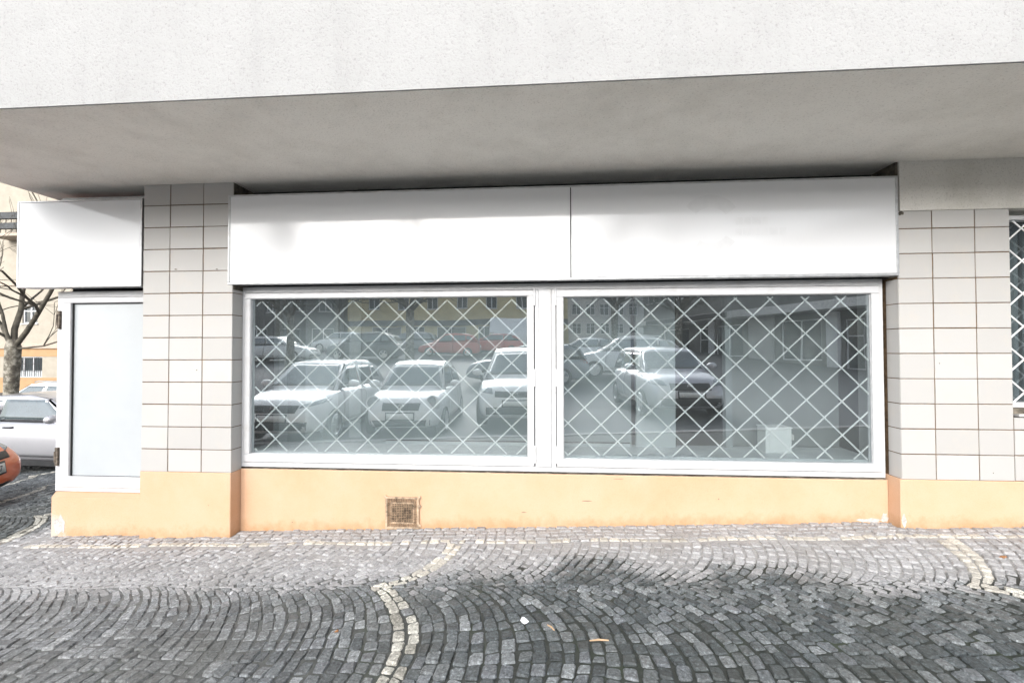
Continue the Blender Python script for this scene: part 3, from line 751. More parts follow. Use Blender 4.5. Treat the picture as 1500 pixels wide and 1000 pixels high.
def patch(bvh, axis, quad, n=8, m=6, off=.005, thick=.02):
    """a curved slab that follows the body: quad corners are (y,z) seen from the front/rear or (x,z) seen from a side"""
    if axis in ('L', 'R'): D = Vector((0, -1 if axis == 'L' else 1, 0)); O = lambda a, c: Vector((a, 4 if axis == 'L' else -4, c))
    elif axis == 'F': D = Vector((-1, 0, 0)); O = lambda a, c: Vector((6, a, c))
    else: D = Vector((1, 0, 0)); O = lambda a, c: Vector((-6, a, c))
    g = {}; 
    for i in range(n+1):
        for j in range(m+1):
            u, v = i/n, j/m
            p = [lerp(lerp(quad[0][k], quad[1][k], u), lerp(quad[3][k], quad[2][k], u), v) for k in (0, 1)]
            hit, nr, _, _ = bvh.ray_cast(O(*p), D)
            if hit is not None: g[i, j] = (hit-D*off+nr*0.0, hit+D*thick)
    mb = MB(); ok = {(i, j) for i in range(n) for j in range(m) if all((i+a, j+c) in g for a in (0, 1) for c in (0, 1))
                     and max((g[i, j][0]-g[i+1, j+1][0]).length, (g[i+1, j][0]-g[i, j+1][0]).length) < .5}
    id_ = {}
    def vid(k, s_):
        if (k, s_) not in id_: id_[k, s_] = len(mb.v); mb.v.append(tuple(g[k][s_]))
        return id_[k, s_]
    for i, j in ok:
        q = ((i, j), (i+1, j), (i+1, j+1), (i, j+1))
        mb.f.append(tuple(vid(k, 0) for k in q)); mb.m.append(0)
        for (a, b_), nb in (((q[0], q[1]), (i, j-1)), ((q[1], q[2]), (i+1, j)), ((q[2], q[3]), (i, j+1)), ((q[3], q[0]), (i-1, j))):
            if nb not in ok: mb.f.append((vid(a, 0), vid(a, 1), vid(b_, 1), vid(b_, 0))); mb.m.append(0)
    return mb

WHEEL = {}
def wheel_meshes(r):
    if r in WHEEL: return WHEEL[r]
    t = MB(); t.lathe([(r*.60, -.085), (r*.70, -.10), (r*.93, -.10), (r*.985, -.082), (r, -.05), (r, .05), (r*.985, .082), (r*.93, .10), (r*.70, .10), (r*.60, .085)], 28)
    m = MB(); m.lathe([(r*.66, -.098), (r*.62, -.108), (r*.585, -.095), (r*.57, -.04), (0.0, -.03)], 28)
    for i in range(5):
        m.box(-.030, .030, -.098, -.05, .04, r*.60, 0, Matrix.Rotation(2*PI*i/5, 4, 'Y'))
    m.lathe([(.065, -.04), (.062, -.102), (.0, -.104)], 16)
    WHEEL[r] = (t.mesh('tyre', M['tyre'], True), m.mesh('rim', M['rim'])); return WHEEL[r]

SHELLS = {}
def car(name, label, paint_, kind, x, y, heading, group=None, detail=True, text=None, cat='car', zoff=-.12, tint=None):
    K = KINDS[kind]
    if kind not in SHELLS: SHELLS[kind] = car_shell(**K['shell'])
    me, bvh = SHELLS[kind]; sh = K['shell']; L, W, belt, roof = sh['L'], sh['W'], sh['belt'], sh['roof']; h = L/2
    t = thing(name, label, cat, (x, y, zg(x, y)+zoff), heading, group)
    P = M[paint_]; body = me.copy(); body.materials.clear(); body.materials.append(P)
    for p in body.polygons: p.material_index = 0
    bo = link('body', body, t)
    def part(nm, mb, mat, parent=t, smooth=True): 
        if not mb.f: return None
        o = mb.obj(nm, mat, parent, smooth)
        return o
    G = M['car_glass']
    for q in K['side_windows']:
        for s in 'LR': part('window', patch(bvh, s, q, 10, 6, .004), G)
    part('windscreen', patch(bvh, 'F', K['windscreen'], 12, 8, .004), G)
    part('rear_window', patch(bvh, 'B', K['rear_window'], 10, 6, .004), G)
    for q in K['headlights']:
        for s in (1, -1):
            part('headlight', patch(bvh, 'F', [(s*a, c) for a, c in q], 8, 6, .008), M['lamp'])
    if K.get('round_light'):
        ry, rz_, rr = K['round_light']
        for s in (1, -1):
            hit = bvh.ray_cast(Vector((6, s*ry, rz_)), Vector((-1, 0, 0)))[0]
            b_ = MB(); rot = Matrix.Translation(hit) @ Matrix.Rotation(s*-.45, 4, 'Z') @ Matrix.Rotation(-PI/2, 4, 'Z') @ Matrix.Rotation(.2, 4, 'X')
            b_.lathe([(rr*1.12, -.10), (rr*1.12, .035), (rr, .045), (rr*.9, .03)], 24, 0, rot); o = part('headlight_ring', b_, P)
            b_ = MB(); b_.lathe([(rr*.95, -.02), (rr*.93, .03), (rr*.6, .048), (0.0, .055)], 24, 0, rot); part('headlight', b_, M['lamp'])
    for q in K['grilles']: part('front_grille', patch(bvh, 'F', q, 12, 4, .006), M['black'])
    for q in K['taillights']:
        for s in (1, -1): part('tail_light', patch(bvh, 'B', [(s*a, c) for a, c in q], 4, 4, .008), M['tail'])
    fp = K['plate']
    part('plate_holder', patch(bvh, 'F', [(-.285, fp-.022), (.285, fp-.022), (.285, fp+.132), (-.285, fp+.132)], 8, 1, .014, .0), M['black'])
    pl = part('number_plate', patch(bvh, 'F', [(-.26, fp), (.26, fp), (.26, fp+.11), (-.26, fp+.11)], 8, 1, .018, .0), M['plate'])
    pb = part('number_plate', patch(bvh, 'B', [(-.26, .62), (.26, .62), (.26, .73), (-.26, .73)], 6, 1, .014, .0), M['plate'])
    lp = patch(bvh, 'L', [(-h+.5, sh['clear']+.05) if 'clear' in sh else (-h+.5, .25), (h-.5, .25), (h-.5, .30), (-h+.5, .30)], 2, 1)
    for s in (1, -1):                                                     # sills, mirrors, handles
        sx0, sx1 = sh['wheels'][0]+sh['wr']+.07, sh['wheels'][1]-sh['wr']-.07; zc = sh.get('clear', .19)
        b_ = MB(); b_.box(sx0, sx1, s*W*.475-.03, s*W*.475+.03, zc-.02, zc+.075); part('sill', b_, M['black'], smooth=False)
        mx, mz = K['mirror']; b_ = MB()
        b_.tube([(mx+.07, s*(W/2+.05), mz), (mx+.045, s*(W/2+.055), mz+.005), (mx, s*(W/2+.06), mz+.01), (mx-.05, s*(W/2+.065), mz+.01), (mx-.065, s*(W/2+.065), mz+.01)], [.02, .075, .095, .092, .075], 12)
        for i, v in enumerate(b_.v): b_.v[i] = (v[0], s*(W/2+.075)+(v[1]-s*(W/2+.06))*1.25, mz+(v[2]-mz)*.85)
        b_.tube([(mx, s*(W/2-.09), mz-.04), (mx, s*(W/2+.06), mz-.02)], .03, 8); part('wing_mirror', b_, P)
        if detail:
            for q in K['doors']:
                q_ = q['quad']; mx_, mz_ = sum(p[0] for p in q_)/4, sum(p[1] for p in q_)/4
                part('door_gap', patch(bvh, 'L' if s > 0 else 'R', [(p[0]+(.009 if p[0] > mx_ else -.009), p[1]+(.004 if p[1] > mz_ else -.009)) for p in q_], 10, 10, .0016, .015), M['black'])
                d_ = part('door', patch(bvh, 'L' if s > 0 else 'R', q['quad'], 10, 10, .0035, .02), P)
                hit = bvh.ray_cast(Vector((q['handle'][0], s*4, q['handle'][1])), Vector((0, -s, 0)))[0]
                if hit is not None and d_:
                    b_ = MB(); hx, hz = q['handle']; yy = hit.y+s*.028
                    b_.tube([(hx-.10, yy-s*.03, hz), (hx-.09, yy, hz), (hx+.09, yy, hz+.006), (hx+.10, yy-s*.03, hz+.006)], .014, 8); part('handle', b_, M[K.get('handle_mat', paint_)], d_)
    tm, rm = wheel_meshes(sh['wr'])
    for wx in sh['wheels']:
        for s in (1, -1):
            wo_ = link('wheel', tm, t); wo_.location = (wx, s*(W/2-.115), sh['wr']); wo_.rotation_euler = (0, .3*wx, PI if s > 0 else 0)
            link('rim', rm, wo_)
    b_ = MB(); b_.box(-h+.4, h-.4, -W*.42, W*.42, .20, .5); b_.box(sh['wheels'][0]-.45, sh['wheels'][0]+.45, -W*.36, W*.36, .22, .75); b_.box(sh['wheels'][1]-.45, sh['wheels'][1]+.45, -W*.36, W*.36, .22, .7)
    part('underbody', b_, M['black'], smooth=False)
    if K.get('emblem'):
        hit = bvh.ray_cast(Vector((6, 0, K['emblem'])), Vector((-1, 0, 0)))[0]; b_ = MB()
        b_.lathe([(.062, 0), (.062, .016), (.05, .016), (.05, .004), (.0, .004)], 20, 0, Matrix.Translation(hit) @ Matrix.Rotation(-PI/2, 4, 'Z')); part('emblem', b_, M['rim'])
    if K.get('rails'):
        for s in (1, -1):
            b_ = MB(); pts = [(a, s*W*.335, c) for a, c in K['rails']]; b_.tube(pts, .018, 8); part('roof_rail', b_, M['rim'])
    return t, bvh, K

def W4(x0, x1, z0, z1, x2=None, x3=None): return [(x0, z0), (x1, z0), (x3 if x3 is not None else x1, z1), (x2 if x2 is not None else x0, z1)]
def sq(y0, y1, z0, z1, y2=None, y3=None): return W4(y0, y1, z0, z1, y2, y3)
KINDS = {
 'hatch': dict(shell=dict(L=4.05, W=1.76, belt=.98, roof=1.52, wr=.315, wheels=(-1.25, 1.24), hood=(.95, [(1.45, .90), (1.85, .78), (1.97, .66), (2.03, .55)]), tail=(.62, .92),
     prof=[(1.02, .95), (.22, 1.47), (-.35, 1.52), (-1.15, 1.50), (-1.62, 1.38), (-1.93, .95)]),
     windscreen=sq(-.66, .66, 1.03, 1.44, -.52, .52), rear_window=sq(-.58, .58, 1.05, 1.36, -.48, .48),
     side_windows=[W4(-.28, .72, 1.03, 1.40, -.28, .22), W4(-1.12, -.36, 1.04, 1.40, -1.12, -.36), W4(-1.58, -1.18, 1.10, 1.36, -1.36, -1.18)],
     headlights=[[(.46, .70), (.80, .76), (.82, .86), (.50, .76)]], grilles=[sq(-.42, .42, .62, .75, -.46, .46), sq(-.62, .62, .30, .46, -.66, .66)],
     taillights=[sq(.52, .80, .84, 1.04)], plate=.47, mirror=(.62, 1.05), emblem=.70,
     doors=[dict(quad=W4(-.30, .86, .34, .97, -.30, .80), handle=(-.14, .88)), dict(quad=W4(-1.02, -.34, .34, .97, -1.15, -.34), handle=(-1.0, .90))]),
 'beetle': dict(shell=dict(L=3.75, W=1.66, belt=.95, roof=1.50, wr=.30, wheels=(-1.15, 1.17), hood=(.78, [(1.25, .90), (1.62, .78), (1.80, .62), (1.88, .50)]), tail=(.60, .90), nose_w=.70,
     prof=[(.92, .93), (.35, 1.43), (-.15, 1.50), (-.95, 1.48), (-1.50, 1.28), (-1.78, .93)]),
     windscreen=sq(-.62, .62, 1.0, 1.40, -.50, .50), rear_window=sq(-.52, .52, 1.03, 1.32, -.42, .42),
     side_windows=[W4(-.50, .68, 1.0, 1.38, -.50, .30), W4(-1.32, -.58, 1.02, 1.36, -1.12, -.58)],
     headlights=[], round_light=(.60, .72, .125), grilles=[sq(-.36, .36, .58, .72, -.38, .38), sq(-.58, .58, .27, .40, -.6, .6)],
     taillights=[sq(.48, .72, .80, 1.0)], plate=.42, mirror=(.60, 1.02), emblem=.66,
     doors=[dict(quad=W4(-.52, .78, .34, .94, -.52, .74), handle=(-.36, .86))]),
 'mpv': dict(shell=dict(L=4.3, W=1.80, belt=1.06, roof=1.72, wr=.32, wheels=(-1.32, 1.34), hood=(1.15, [(1.55, .98), (1.92, .84), (2.08, .68), (2.15, .55)]), tail=(.62, .98),
     prof=[(1.30, 1.03), (.48, 1.64), (-.1, 1.72), (-1.5, 1.71), (-1.95, 1.60), (-2.08, 1.03)]),
     windscreen=sq(-.68, .68, 1.11, 1.60, -.54, .54), rear_window=sq(-.6, .6, 1.12, 1.55, -.5, .5),
     side_windows=[W4(-.22, .92, 1.10, 1.58, -.22, .40), W4(-1.15, -.30, 1.10, 1.58), W4(-1.86, -1.23, 1.12, 1.56, -1.74, -1.23)],
     headlights=[[(.48, .74), (.82, .78), (.83, .98), (.52, .86)]], grilles=[sq(-.44, .44, .68, .80), sq(-.62, .62, .32, .48)],
     taillights=[sq(.62, .84, .80, 1.2)], plate=.50, mirror=(.82, 1.14), emblem=.74,
     doors=[dict(quad=W4(-.24, 1.0, .36, 1.05, -.24, .94), handle=(-.1, .95)), dict(quad=W4(-1.15, -.28, .36, 1.05), handle=(-1.0, .96))]),
 'city': dict(shell=dict(L=3.95, W=1.76, belt=.99, roof=1.50, wr=.31, wheels=(-1.22, 1.22), hood=(1.0, [(1.42, .93), (1.75, .84), (1.90, .68), (1.97, .55)]), tail=(.62, .95),
     prof=[(1.10, .96), (.45, 1.44), (-.1, 1.50), (-1.25, 1.50), (-1.70, 1.42), (-1.88, .96)]),
     windscreen=sq(-.70, .70, 1.03, 1.41, -.56, .56), rear_window=sq(-.58, .58, 1.05, 1.38, -.5, .5),
     side_windows=[W4(-.20, .80, 1.03, 1.38, -.20, .42), W4(-1.0, -.28, 1.03, 1.38), W4(-1.62, -1.08, 1.06, 1.36, -1.52, -1.08)],
     headlights=[[(.46, .70), (.80, .74), (.82, .92), (.54, .82)]], grilles=[sq(-.42, .42, .62, .76), sq(-.62, .62, .30, .46)],
     taillights=[sq(.6, .82, .80, 1.1)], plate=.48, mirror=(.72, 1.06), emblem=.70,
     doors=[dict(quad=W4(-.22, .90, .34, .98, -.22, .84), handle=(-.08, .90)), dict(quad=W4(-1.02, -.26, .34, .98), handle=(-.9, .90))]),
 'panel_van': dict(shell=dict(L=5.4, W=2.0, belt=1.35, roof=2.45, wr=.34, wheels=(-1.6, 1.75), hood=(2.0, [(2.3, 1.2), (2.5, 1.0), (2.62, .8), (2.7, .6)]), tail=(.62, 1.2),
     prof=[(2.05, 1.32), (1.45, 2.28), (.9, 2.43), (-2.5, 2.45), (-2.62, 2.38), (-2.66, 1.32)]),
     windscreen=sq(-.78, .78, 1.42, 2.2, -.68, .68), rear_window=sq(-.7, .7, 1.5, 2.1, -.62, .62),
     side_windows=[W4(.75, 1.75, 1.40, 2.15, .75, 1.32)],
     headlights=[[(.58, .82), (.9, .84), (.91, 1.1), (.62, 1.0)]], grilles=[sq(-.5, .5, .74, .95), sq(-.66, .66, .36, .52)],
     taillights=[sq(.80, .94, .90, 1.4)], plate=.54, mirror=(1.68, 1.5), doors=[dict(quad=W4(.7, 1.85, .4, 1.33), handle=(.84, 1.2))]),
 'suv': dict(shell=dict(L=4.6, W=1.88, belt=1.10, roof=1.68, wr=.36, wheels=(-1.38, 1.40), hood=(1.05, [(1.7, 1.02), (2.1, .90), (2.24, .72), (2.3, .55)]), tail=(.66, 1.04), clear=.23,
     prof=[(1.15, 1.07), (.35, 1.60), (-.2, 1.68), (-1.1, 1.66), (-1.75, 1.50), (-2.12, 1.08)]),
     windscreen=sq(-.70, .70, 1.15, 1.57, -.56, .56), rear_window=sq(-.62, .62, 1.16, 1.48, -.5, .5),
     side_windows=[W4(-.22, .84, 1.15, 1.55, -.22, .36), W4(-1.12, -.30, 1.15, 1.55), W4(-1.72, -1.20, 1.18, 1.50, -1.46, -1.20)],
     headlights=[[(.50, .82), (.86, .86), (.87, .96), (.54, .90)]], grilles=[sq(-.46, .46, .70, .90), sq(-.66, .66, .36, .52)],
     taillights=[sq(.56, .86, .95, 1.12)], plate=.54, mirror=(.74, 1.17), emblem=.82, rails=[(.2, 1.68), (.1, 1.71), (-1.2, 1.70), (-1.35, 1.65)],
     doors=[dict(quad=W4(-.24, .98, .40, 1.09, -.24, .92), handle=(-.1, 1.0)), dict(quad=W4(-1.1, -.28, .40, 1.09, -1.16, -.28), handle=(-1.0, 1.0))]),
 'wagon': dict(shell=dict(L=4.65, W=1.80, belt=.97, roof=1.49, wr=.32, wheels=(-1.35, 1.40), hood=(.98, [(1.7, .92), (2.1, .80), (2.24, .66), (2.32, .52)]), tail=(.62, .92),
     prof=[(1.08, .94), (.26, 1.43), (-.2, 1.49), (-1.55, 1.46), (-1.95, 1.34), (-2.22, .94)]),
     windscreen=sq(-.67, .67, 1.02, 1.40, -.54, .54), rear_window=sq(-.6, .6, 1.02, 1.34, -.5, .5),
     side_windows=[W4(-.30, .78, 1.01, 1.38, -.30, .26), W4(-1.15, -.38, 1.01, 1.38), W4(-1.92, -1.23, 1.04, 1.36, -1.72, -1.23)],
     headlights=[[(.46, .70), (.80, .74), (.82, .84), (.50, .78)]], grilles=[sq(-.42, .42, .62, .74), sq(-.62, .62, .30, .44)],
     taillights=[sq(.56, .82, .80, 1.0)], plate=.46, mirror=(.66, 1.05), rails=[(.1, 1.49), (0, 1.52), (-1.5, 1.50), (-1.65, 1.44)],
     doors=[dict(quad=W4(-.32, .88, .34, .96, -.32, .82), handle=(-.16, .86)), dict(quad=W4(-1.12, -.36, .34, .96, -1.2, -.36), handle=(-1.05, .88))]),
 'coupe': dict(shell=dict(L=4.2, W=1.72, belt=.95, roof=1.43, wr=.31, wheels=(-1.25, 1.26), hood=(1.0, [(1.5, .87), (1.9, .76), (2.04, .62), (2.1, .50)]), tail=(.62, .90),
     prof=[(1.10, .92), (.30, 1.36), (-.2, 1.43), (-.95, 1.41), (-1.5, 1.27), (-1.95, .93)]),
     windscreen=sq(-.64, .64, 1.0, 1.34, -.5, .5), rear_window=sq(-.56, .56, 1.0, 1.28, -.46, .46),
     side_windows=[W4(-.66, .96, .985, 1.35, -.66, .36), W4(-1.46, -.74, 1.0, 1.33, -1.2, -.74)],
     headlights=[[(.40, .64), (.76, .68), (.78, .79), (.44, .74)]], grilles=[sq(-.34, .34, .62, .70), sq(-.56, .56, .26, .38)],
     taillights=[sq(.5, .78, .78, .94)], plate=.44, mirror=(.84, 1.03), handle_mat='black',
     doors=[dict(quad=W4(-.70, 1.02, .33, .945, -.70, .96), handle=(-.30, .85))]),
}
KINDS['lipped'] = dict(KINDS['hatch'], grilles=[sq(-.42, .42, .62, .70, -.46, .46), sq(-.40, .40, .27, .33, -.42, .42)])
PARK = 'cars parked on the square'
# the street seen past the left corner of the shop
car('parked_car', 'silver two-door car parked side-on in the street left of the shop', 'car_silver', 'coupe', -9.70, 4.75, math.radians(-4), PARK, zoff=0)
oc, obv, ok_ = car('parked_car', 'orange car at the left edge, only its front corner and number plate showing', 'car_orange', 'lipped', -8.41, .22, math.radians(24.8), PARK, zoff=.17)
car('parked_car', 'white estate car parked behind the silver car, beyond the tree trunk', 'car_white', 'wagon', -14.3, 8.6, math.radians(176), PARK, zoff=.12)
# number on the orange car's plate
fc = bpy.data.curves.new('plate_text', 'FONT'); fc.body = '7707'; fc.size = .105; fc.align_x = 'LEFT'; fc.extrude = .001; fc.space_character = 1.05
fo = bpy.data.objects.new('tmp', fc); COL.objects.link(fo); dg = bpy.context.evaluated_depsgraph_get(); dg.update()
pm = bpy.data.meshes.new_from_object(fo.evaluated_get(dg)); bpy.data.objects.remove(fo); pm.materials.clear(); pm.materials.append(M['ink'])
pz = ok_['plate']+.020; x_at = lambda y_: obv.ray_cast(Vector((6, y_, pz+.03)), Vector((-1, 0, 0)))[0].x+.0215
for v in pm.vertices: yy = v.co.x*.88; zz_, dd = v.co.y, v.co.z; v.co = Vector((x_at(yy)+dd, yy, pz+zz_))
po = [c for c in oc.children if c.name.startswith('number_plate')][0]; link('lettering', pm, po)
# cars on the square in front of the shop: seen in the window panes
R_ = math.radians
t_, _, _ = car('parked_car', 'white hatchback parked nose to the kerb, reflected at the left of the left shop window', 'car_white', 'hatch', -5.32, -6.35, R_(89), PARK); t_.scale = (1.06,)*3
car('parked_car', 'small white round-headlamp car parked nose to the kerb, reflected mid left window', 'car_white', 'beetle', -2.96, -6.4, R_(87), PARK)
car('parked_car', 'white people carrier nearest the window mullion in the left window reflection', 'car_white', 'mpv', -.68, -7.4, R_(89), PARK)
t_, _, _ = car('parked_car', 'pale silver compact car alone in the front row, reflected in the right shop window', 'car_silver', 'city', 2.98, -7.95, R_(86), PARK); t_.scale = (1.05,)*3
car('parked_car', 'white sport utility car parked side-on in the second row, reflected in the right window', 'car_white', 'suv', 3.3, -15.2, R_(178), PARK)
car('parked_car', 'dark grey estate car side-on behind the front row, near the window mullion', 'car_grey', 'wagon', -.7, -13.4, R_(183), PARK)
car('parked_car', 'white saloon half hidden behind the side-on white sport utility car', 'car_white', 'coupe', 2.0, -20.4, R_(176), PARK, detail=False)
car('parked_car', 'dark blue sport utility car parked side-on behind the white hatchback', 'car_dark', 'suv', -10.9, -22.8, R_(181), PARK)
car('parked_car', 'red hatchback parked in the second row, nearer the dark blue car', 'car_red', 'hatch', -6.3, -25.4, R_(177), PARK)
car('parked_car', 'red coupe parked in the second row, nearer the panel van', 'car_red', 'coupe', -3.6, -27.6, R_(182), PARK)
car('parked_car', 'long white estate car at the far left of the reflection', 'car_white', 'wagon', -15.9, -21.8, R_(0), PARK)
car('parked_car', 'white car behind the dark blue car, before the yellow house', 'car_white', 'hatch', -15.8, -29.8, R_(180), PARK, detail=False)
car('parked_car', 'grey estate car behind the red hatchback, before the yellow house', 'car_grey', 'wagon', -10.3, -29.2, R_(178), PARK, detail=False)
car('parked_van', 'tall white panel van standing before the yellow house', 'car_white', 'panel_van', -2.0, -33.8, R_(0), PARK, cat='van', detail=False)

# ------------------------------------------------------------------ houses
def house(name, label, x, y, rz, Wd, Dp, z0, z1, openings, wallm, trims=(), roof=None, win=None, zl=0.0):
    """facade in the local plane y=0 facing -y; openings: (x0, x1, z0, z1, kind)"""
    t = thing(name, label, 'building', (x, y, zl), rz)
    m = MB(); xs_ = sorted({0, Wd} | {o[i] for o in openings for i in (0, 1)}); zs_ = sorted({z0, z1} | {o[i] for o in openings for i in (2, 3)})
    for a, c in zip(xs_, xs_[1:]):
        for p, q in zip(zs_, zs_[1:]):
            if any(o[0] <= a and o[1] >= c and o[2] <= p and o[3] >= q for o in openings): continue
            m.quad((a, 0, p), (c, 0, p), (c, 0, q), (a, 0, q))
    rv = .16
    for a, c, p, q, k in openings:
        m.quad((a, 0, p), (a, rv, p), (a, rv, q), (a, 0, q)); m.quad((c, 0, p), (c, 0, q), (c, rv, q), (c, rv, p))
        m.quad((a, 0, p), (c, 0, p), (c, rv, p), (a, rv, p)); m.quad((a, 0, q), (a, rv, q), (c, rv, q), (c, 0, q))
    m.quad((0, 0, z0), (0, 0, z1), (0, Dp, z1), (0, Dp, z0)); m.quad((Wd, 0, z0), (Wd, Dp, z0), (Wd, Dp, z1), (Wd, 0, z1))
    m.quad((0, Dp, z0), (0, Dp, z1), (Wd, Dp, z1), (Wd, Dp, z0)); m.quad((0, 0, z1), (Wd, 0, z1), (Wd, Dp, z1), (0, Dp, z1))
    m.obj('wall', wallm, t)
    for nm, x0, x1, y0, y1, p, q, mt in trims: MB().box(x0, x1, y0, y1, p, q).obj(nm, mt, t)
    for a, c, p, q, k in openings:
        f = MB(); r = .07; ring(f, a+.005, c-.005, p+.005, q-.005, r, r, r, r, .07, .15, .004)
        nv, nh = {'two': (2, 1), 'three': (3, 1), 'shop': (2, 0), 'door': (1, 1), 'barred': (3, 0), 'slot': (1, 0)}[k]
        for i in range(1, nv): xx = a+(c-a)*i/nv; f.box(xx-.045, xx+.045, .075, .15, p+.08, q-.08)
        if nh: f.box(a+.08, c-.08, .08, .145, p+(q-p)*.66-.03, p+(q-p)*.66+.03)
        w_ = f.obj('door_frame' if k == 'door' else 'window', win or M['frame'], t)
        g = MB(); g.box(a+.02, c-.02, .12, .135, p+.02, q-.02); g.obj('pane', M['pane_far'], w_)
        if k == 'barred':
            g = MB(); n = int((c-a)/.13)
            for i in range(1, n): xx = a+(c-a)*i/n; g.box(xx-.01, xx+.01, .02, .035, p+.06, q-.06)
            for zz in (.33, .66): g.box(a+.04, c-.04, .02, .036, p+(q-p)*zz-.01, p+(q-p)*zz+.01)
            g.obj('window_bars', M['black'], w_)
            g = MB(); g.box(a+.1, c-.1, .105, .115, p+.08, p+(q-p)*.34); g.obj('half_curtain', M['frost'], w_)
        if k in ('two', 'three'): g = MB(); g.box(a-.06, c+.06, -.07, .06, p-.06, p); g.obj('sill', M['frame_old'], w_)
    if roof:
        ov, rise = .5, roof[0]; g = MB()
        g.quad((-ov, -ov, z1), (Wd+ov, -ov, z1), (Wd+ov, Dp/2, z1+rise), (-ov, Dp/2, z1+rise)); g.quad((Wd+ov, Dp+ov, z1), (-ov, Dp+ov, z1), (-ov, Dp/2, z1+rise), (Wd+ov, Dp/2, z1+rise))
        g.poly([(-ov, -ov, z1), (-ov, Dp/2, z1+rise), (-ov, Dp+ov, z1)]); g.poly([(Wd+ov, -ov, z1), (Wd+ov, Dp+ov, z1), (Wd+ov, Dp/2, z1+rise)])
        g.quad((-ov, -ov, z1), (-ov, Dp+ov, z1), (Wd+ov, Dp+ov, z1), (Wd+ov, -ov, z1)); g.obj('roof', roof[1], t)
    return t
cream = simple('cream_render', (.33, .30, .25), .9, var=.05, scale=3); peach = simple('peach_render', (.37, .235, .125), .9, var=.06, scale=3)
yellow = simple('yellow_render', (.62, .52, .30), .9, var=.07, scale=3); greyw = simple('grey_render', (.42, .41, .40), .9, var=.08, scale=2)
dkgrey = simple('dark_grey_render', (.15, .15, .145), .85, var=.15, scale=1.5); tiles_r = simple('roof_tiles', (.22, .09, .06), .8, var=.25, scale=20)
pink = simple('pale_stone_trim', (.40, .33, .27), .85, var=.08); dbox = simple('dark_balcony_box', (.05, .055, .06), .7, var=.3, scale=12)

# the house in the street left of the shop (facade 25 m off)
HX, HY = -46.0, 21.2
ops = []
for i in range(12):
    xx = 4.1+i*3.5; ops += [(xx, xx+1.0, 3.12, 4.25, 'two')]
    ops += [(xx, xx+1.0, 6.3, 7.9, 'two')]
ops += [(xx_, xx_+1.95, -.12, 1.14, 'barred') for xx_ in (4.0, 9.0, 14.0, 16.97, 22.6, 28.0, 34.0)]
trims = [('ground_floor_band', 0, 44, -.05, -.001, -3.0, -.25, peach), ('cornice', 0, 44, -.14, -.001, 1.62, 1.93, pink), ('cornice', 0, 44, -.10, -.001, 5.4, 5.62, pink)]
h = house('house', 'cream house with peach ground floor and barred windows across the left street', HX, HY, 0, 44, 12, -3.2, 16.0, ops, cream, trims, (3.0, tiles_r))
b = MB()
for x0, x1, z0, z1 in ((0, 44, -.24, -.12), (0, 44, 1.14, 1.62)): b.box(x0, x1, -.03, -.001, z0, z1)
b.obj('peach_band', peach, h)
bt = thing('balcony', 'small balcony with dark flower boxes high on the cream house', 'balcony', (-30.9, 20.9, 8.15))
MB().box(-1.5, 1.35, -.75, .3, 0, .16).obj('slab', pink, bt)
MB().box(-1.45, 1.3, -.80, -.60, .40, .74).obj('flower_box', dbox, bt); MB().box(-1.45, 1.3, -.80, -.60, .98, 1.36).obj('flower_box', dbox, bt)
b = MB(); 
for i in range(9): b.box(-1.45+i*.34, -1.42+i*.34, -.70, -.67, .16, 1.4)
b.obj('railing', M['rust'], bt)
# houses round the square behind the photographer (they face the shop)
def facing(x0, y, Wd): return (x0+Wd, y, PI)        # local x runs the other way
def yellow_ops(n, W_):
    o = []
    for i in range(n):
        a = .9+i*2.8; o.append((a, a+1.05, 5.3, 6.95, 'two'))
    for a, c in ((1.2, 2.6), (3.4, 5.9), (7.2, 8.3), (9.4, 12.2), (13.4, 14.6), (15.6, 18.4)): o.append((a, c, 2.15, 3.65, 'shop'))
    return o
house('house', 'yellow rendered house with shopfronts, reflected behind the cars in the left window', *facing(-18.8, -37.8, 20.8), 20.8, 9, .5, 7.9, yellow_ops(7, 20.8), yellow,
      [('fascia_band', 0, 20.8, -.25, -.001, 3.75, 4.25, dkgrey), ('plinth_band', 0, 20.8, -.04, -.001, .5, 2.0, greyw)], (1.6, tiles_r))
ops = [(1.0+i*1.9, 2.2+i*1.9, 3.6+k*2.6, 5.1+k*2.6, 'two') for i in range(6) for k in range(3)]
house('house', 'grey block of flats beyond the yellow house, reflected at the left of the right window', *facing(2.6, -58, 12.6), 12.6, 10, .5, 11.2, ops, greyw)
ops = [(1.2+i*2.7, 2.5+i*2.7, 5.2+k*2.9, 6.8+k*2.9, 'two') for i in range(7) for k in range(1)] + [(1.0+i*3.4, 3.2+i*3.4, 1.9, 3.6, 'shop') for i in range(5)]
house('house', 'dark grey house behind the bare trees at the left of the reflection', *facing(-41, -38.5, 21.5), 21.5, 10, .5, 7.8, ops, dkgrey, [], (1.6, tiles_r))
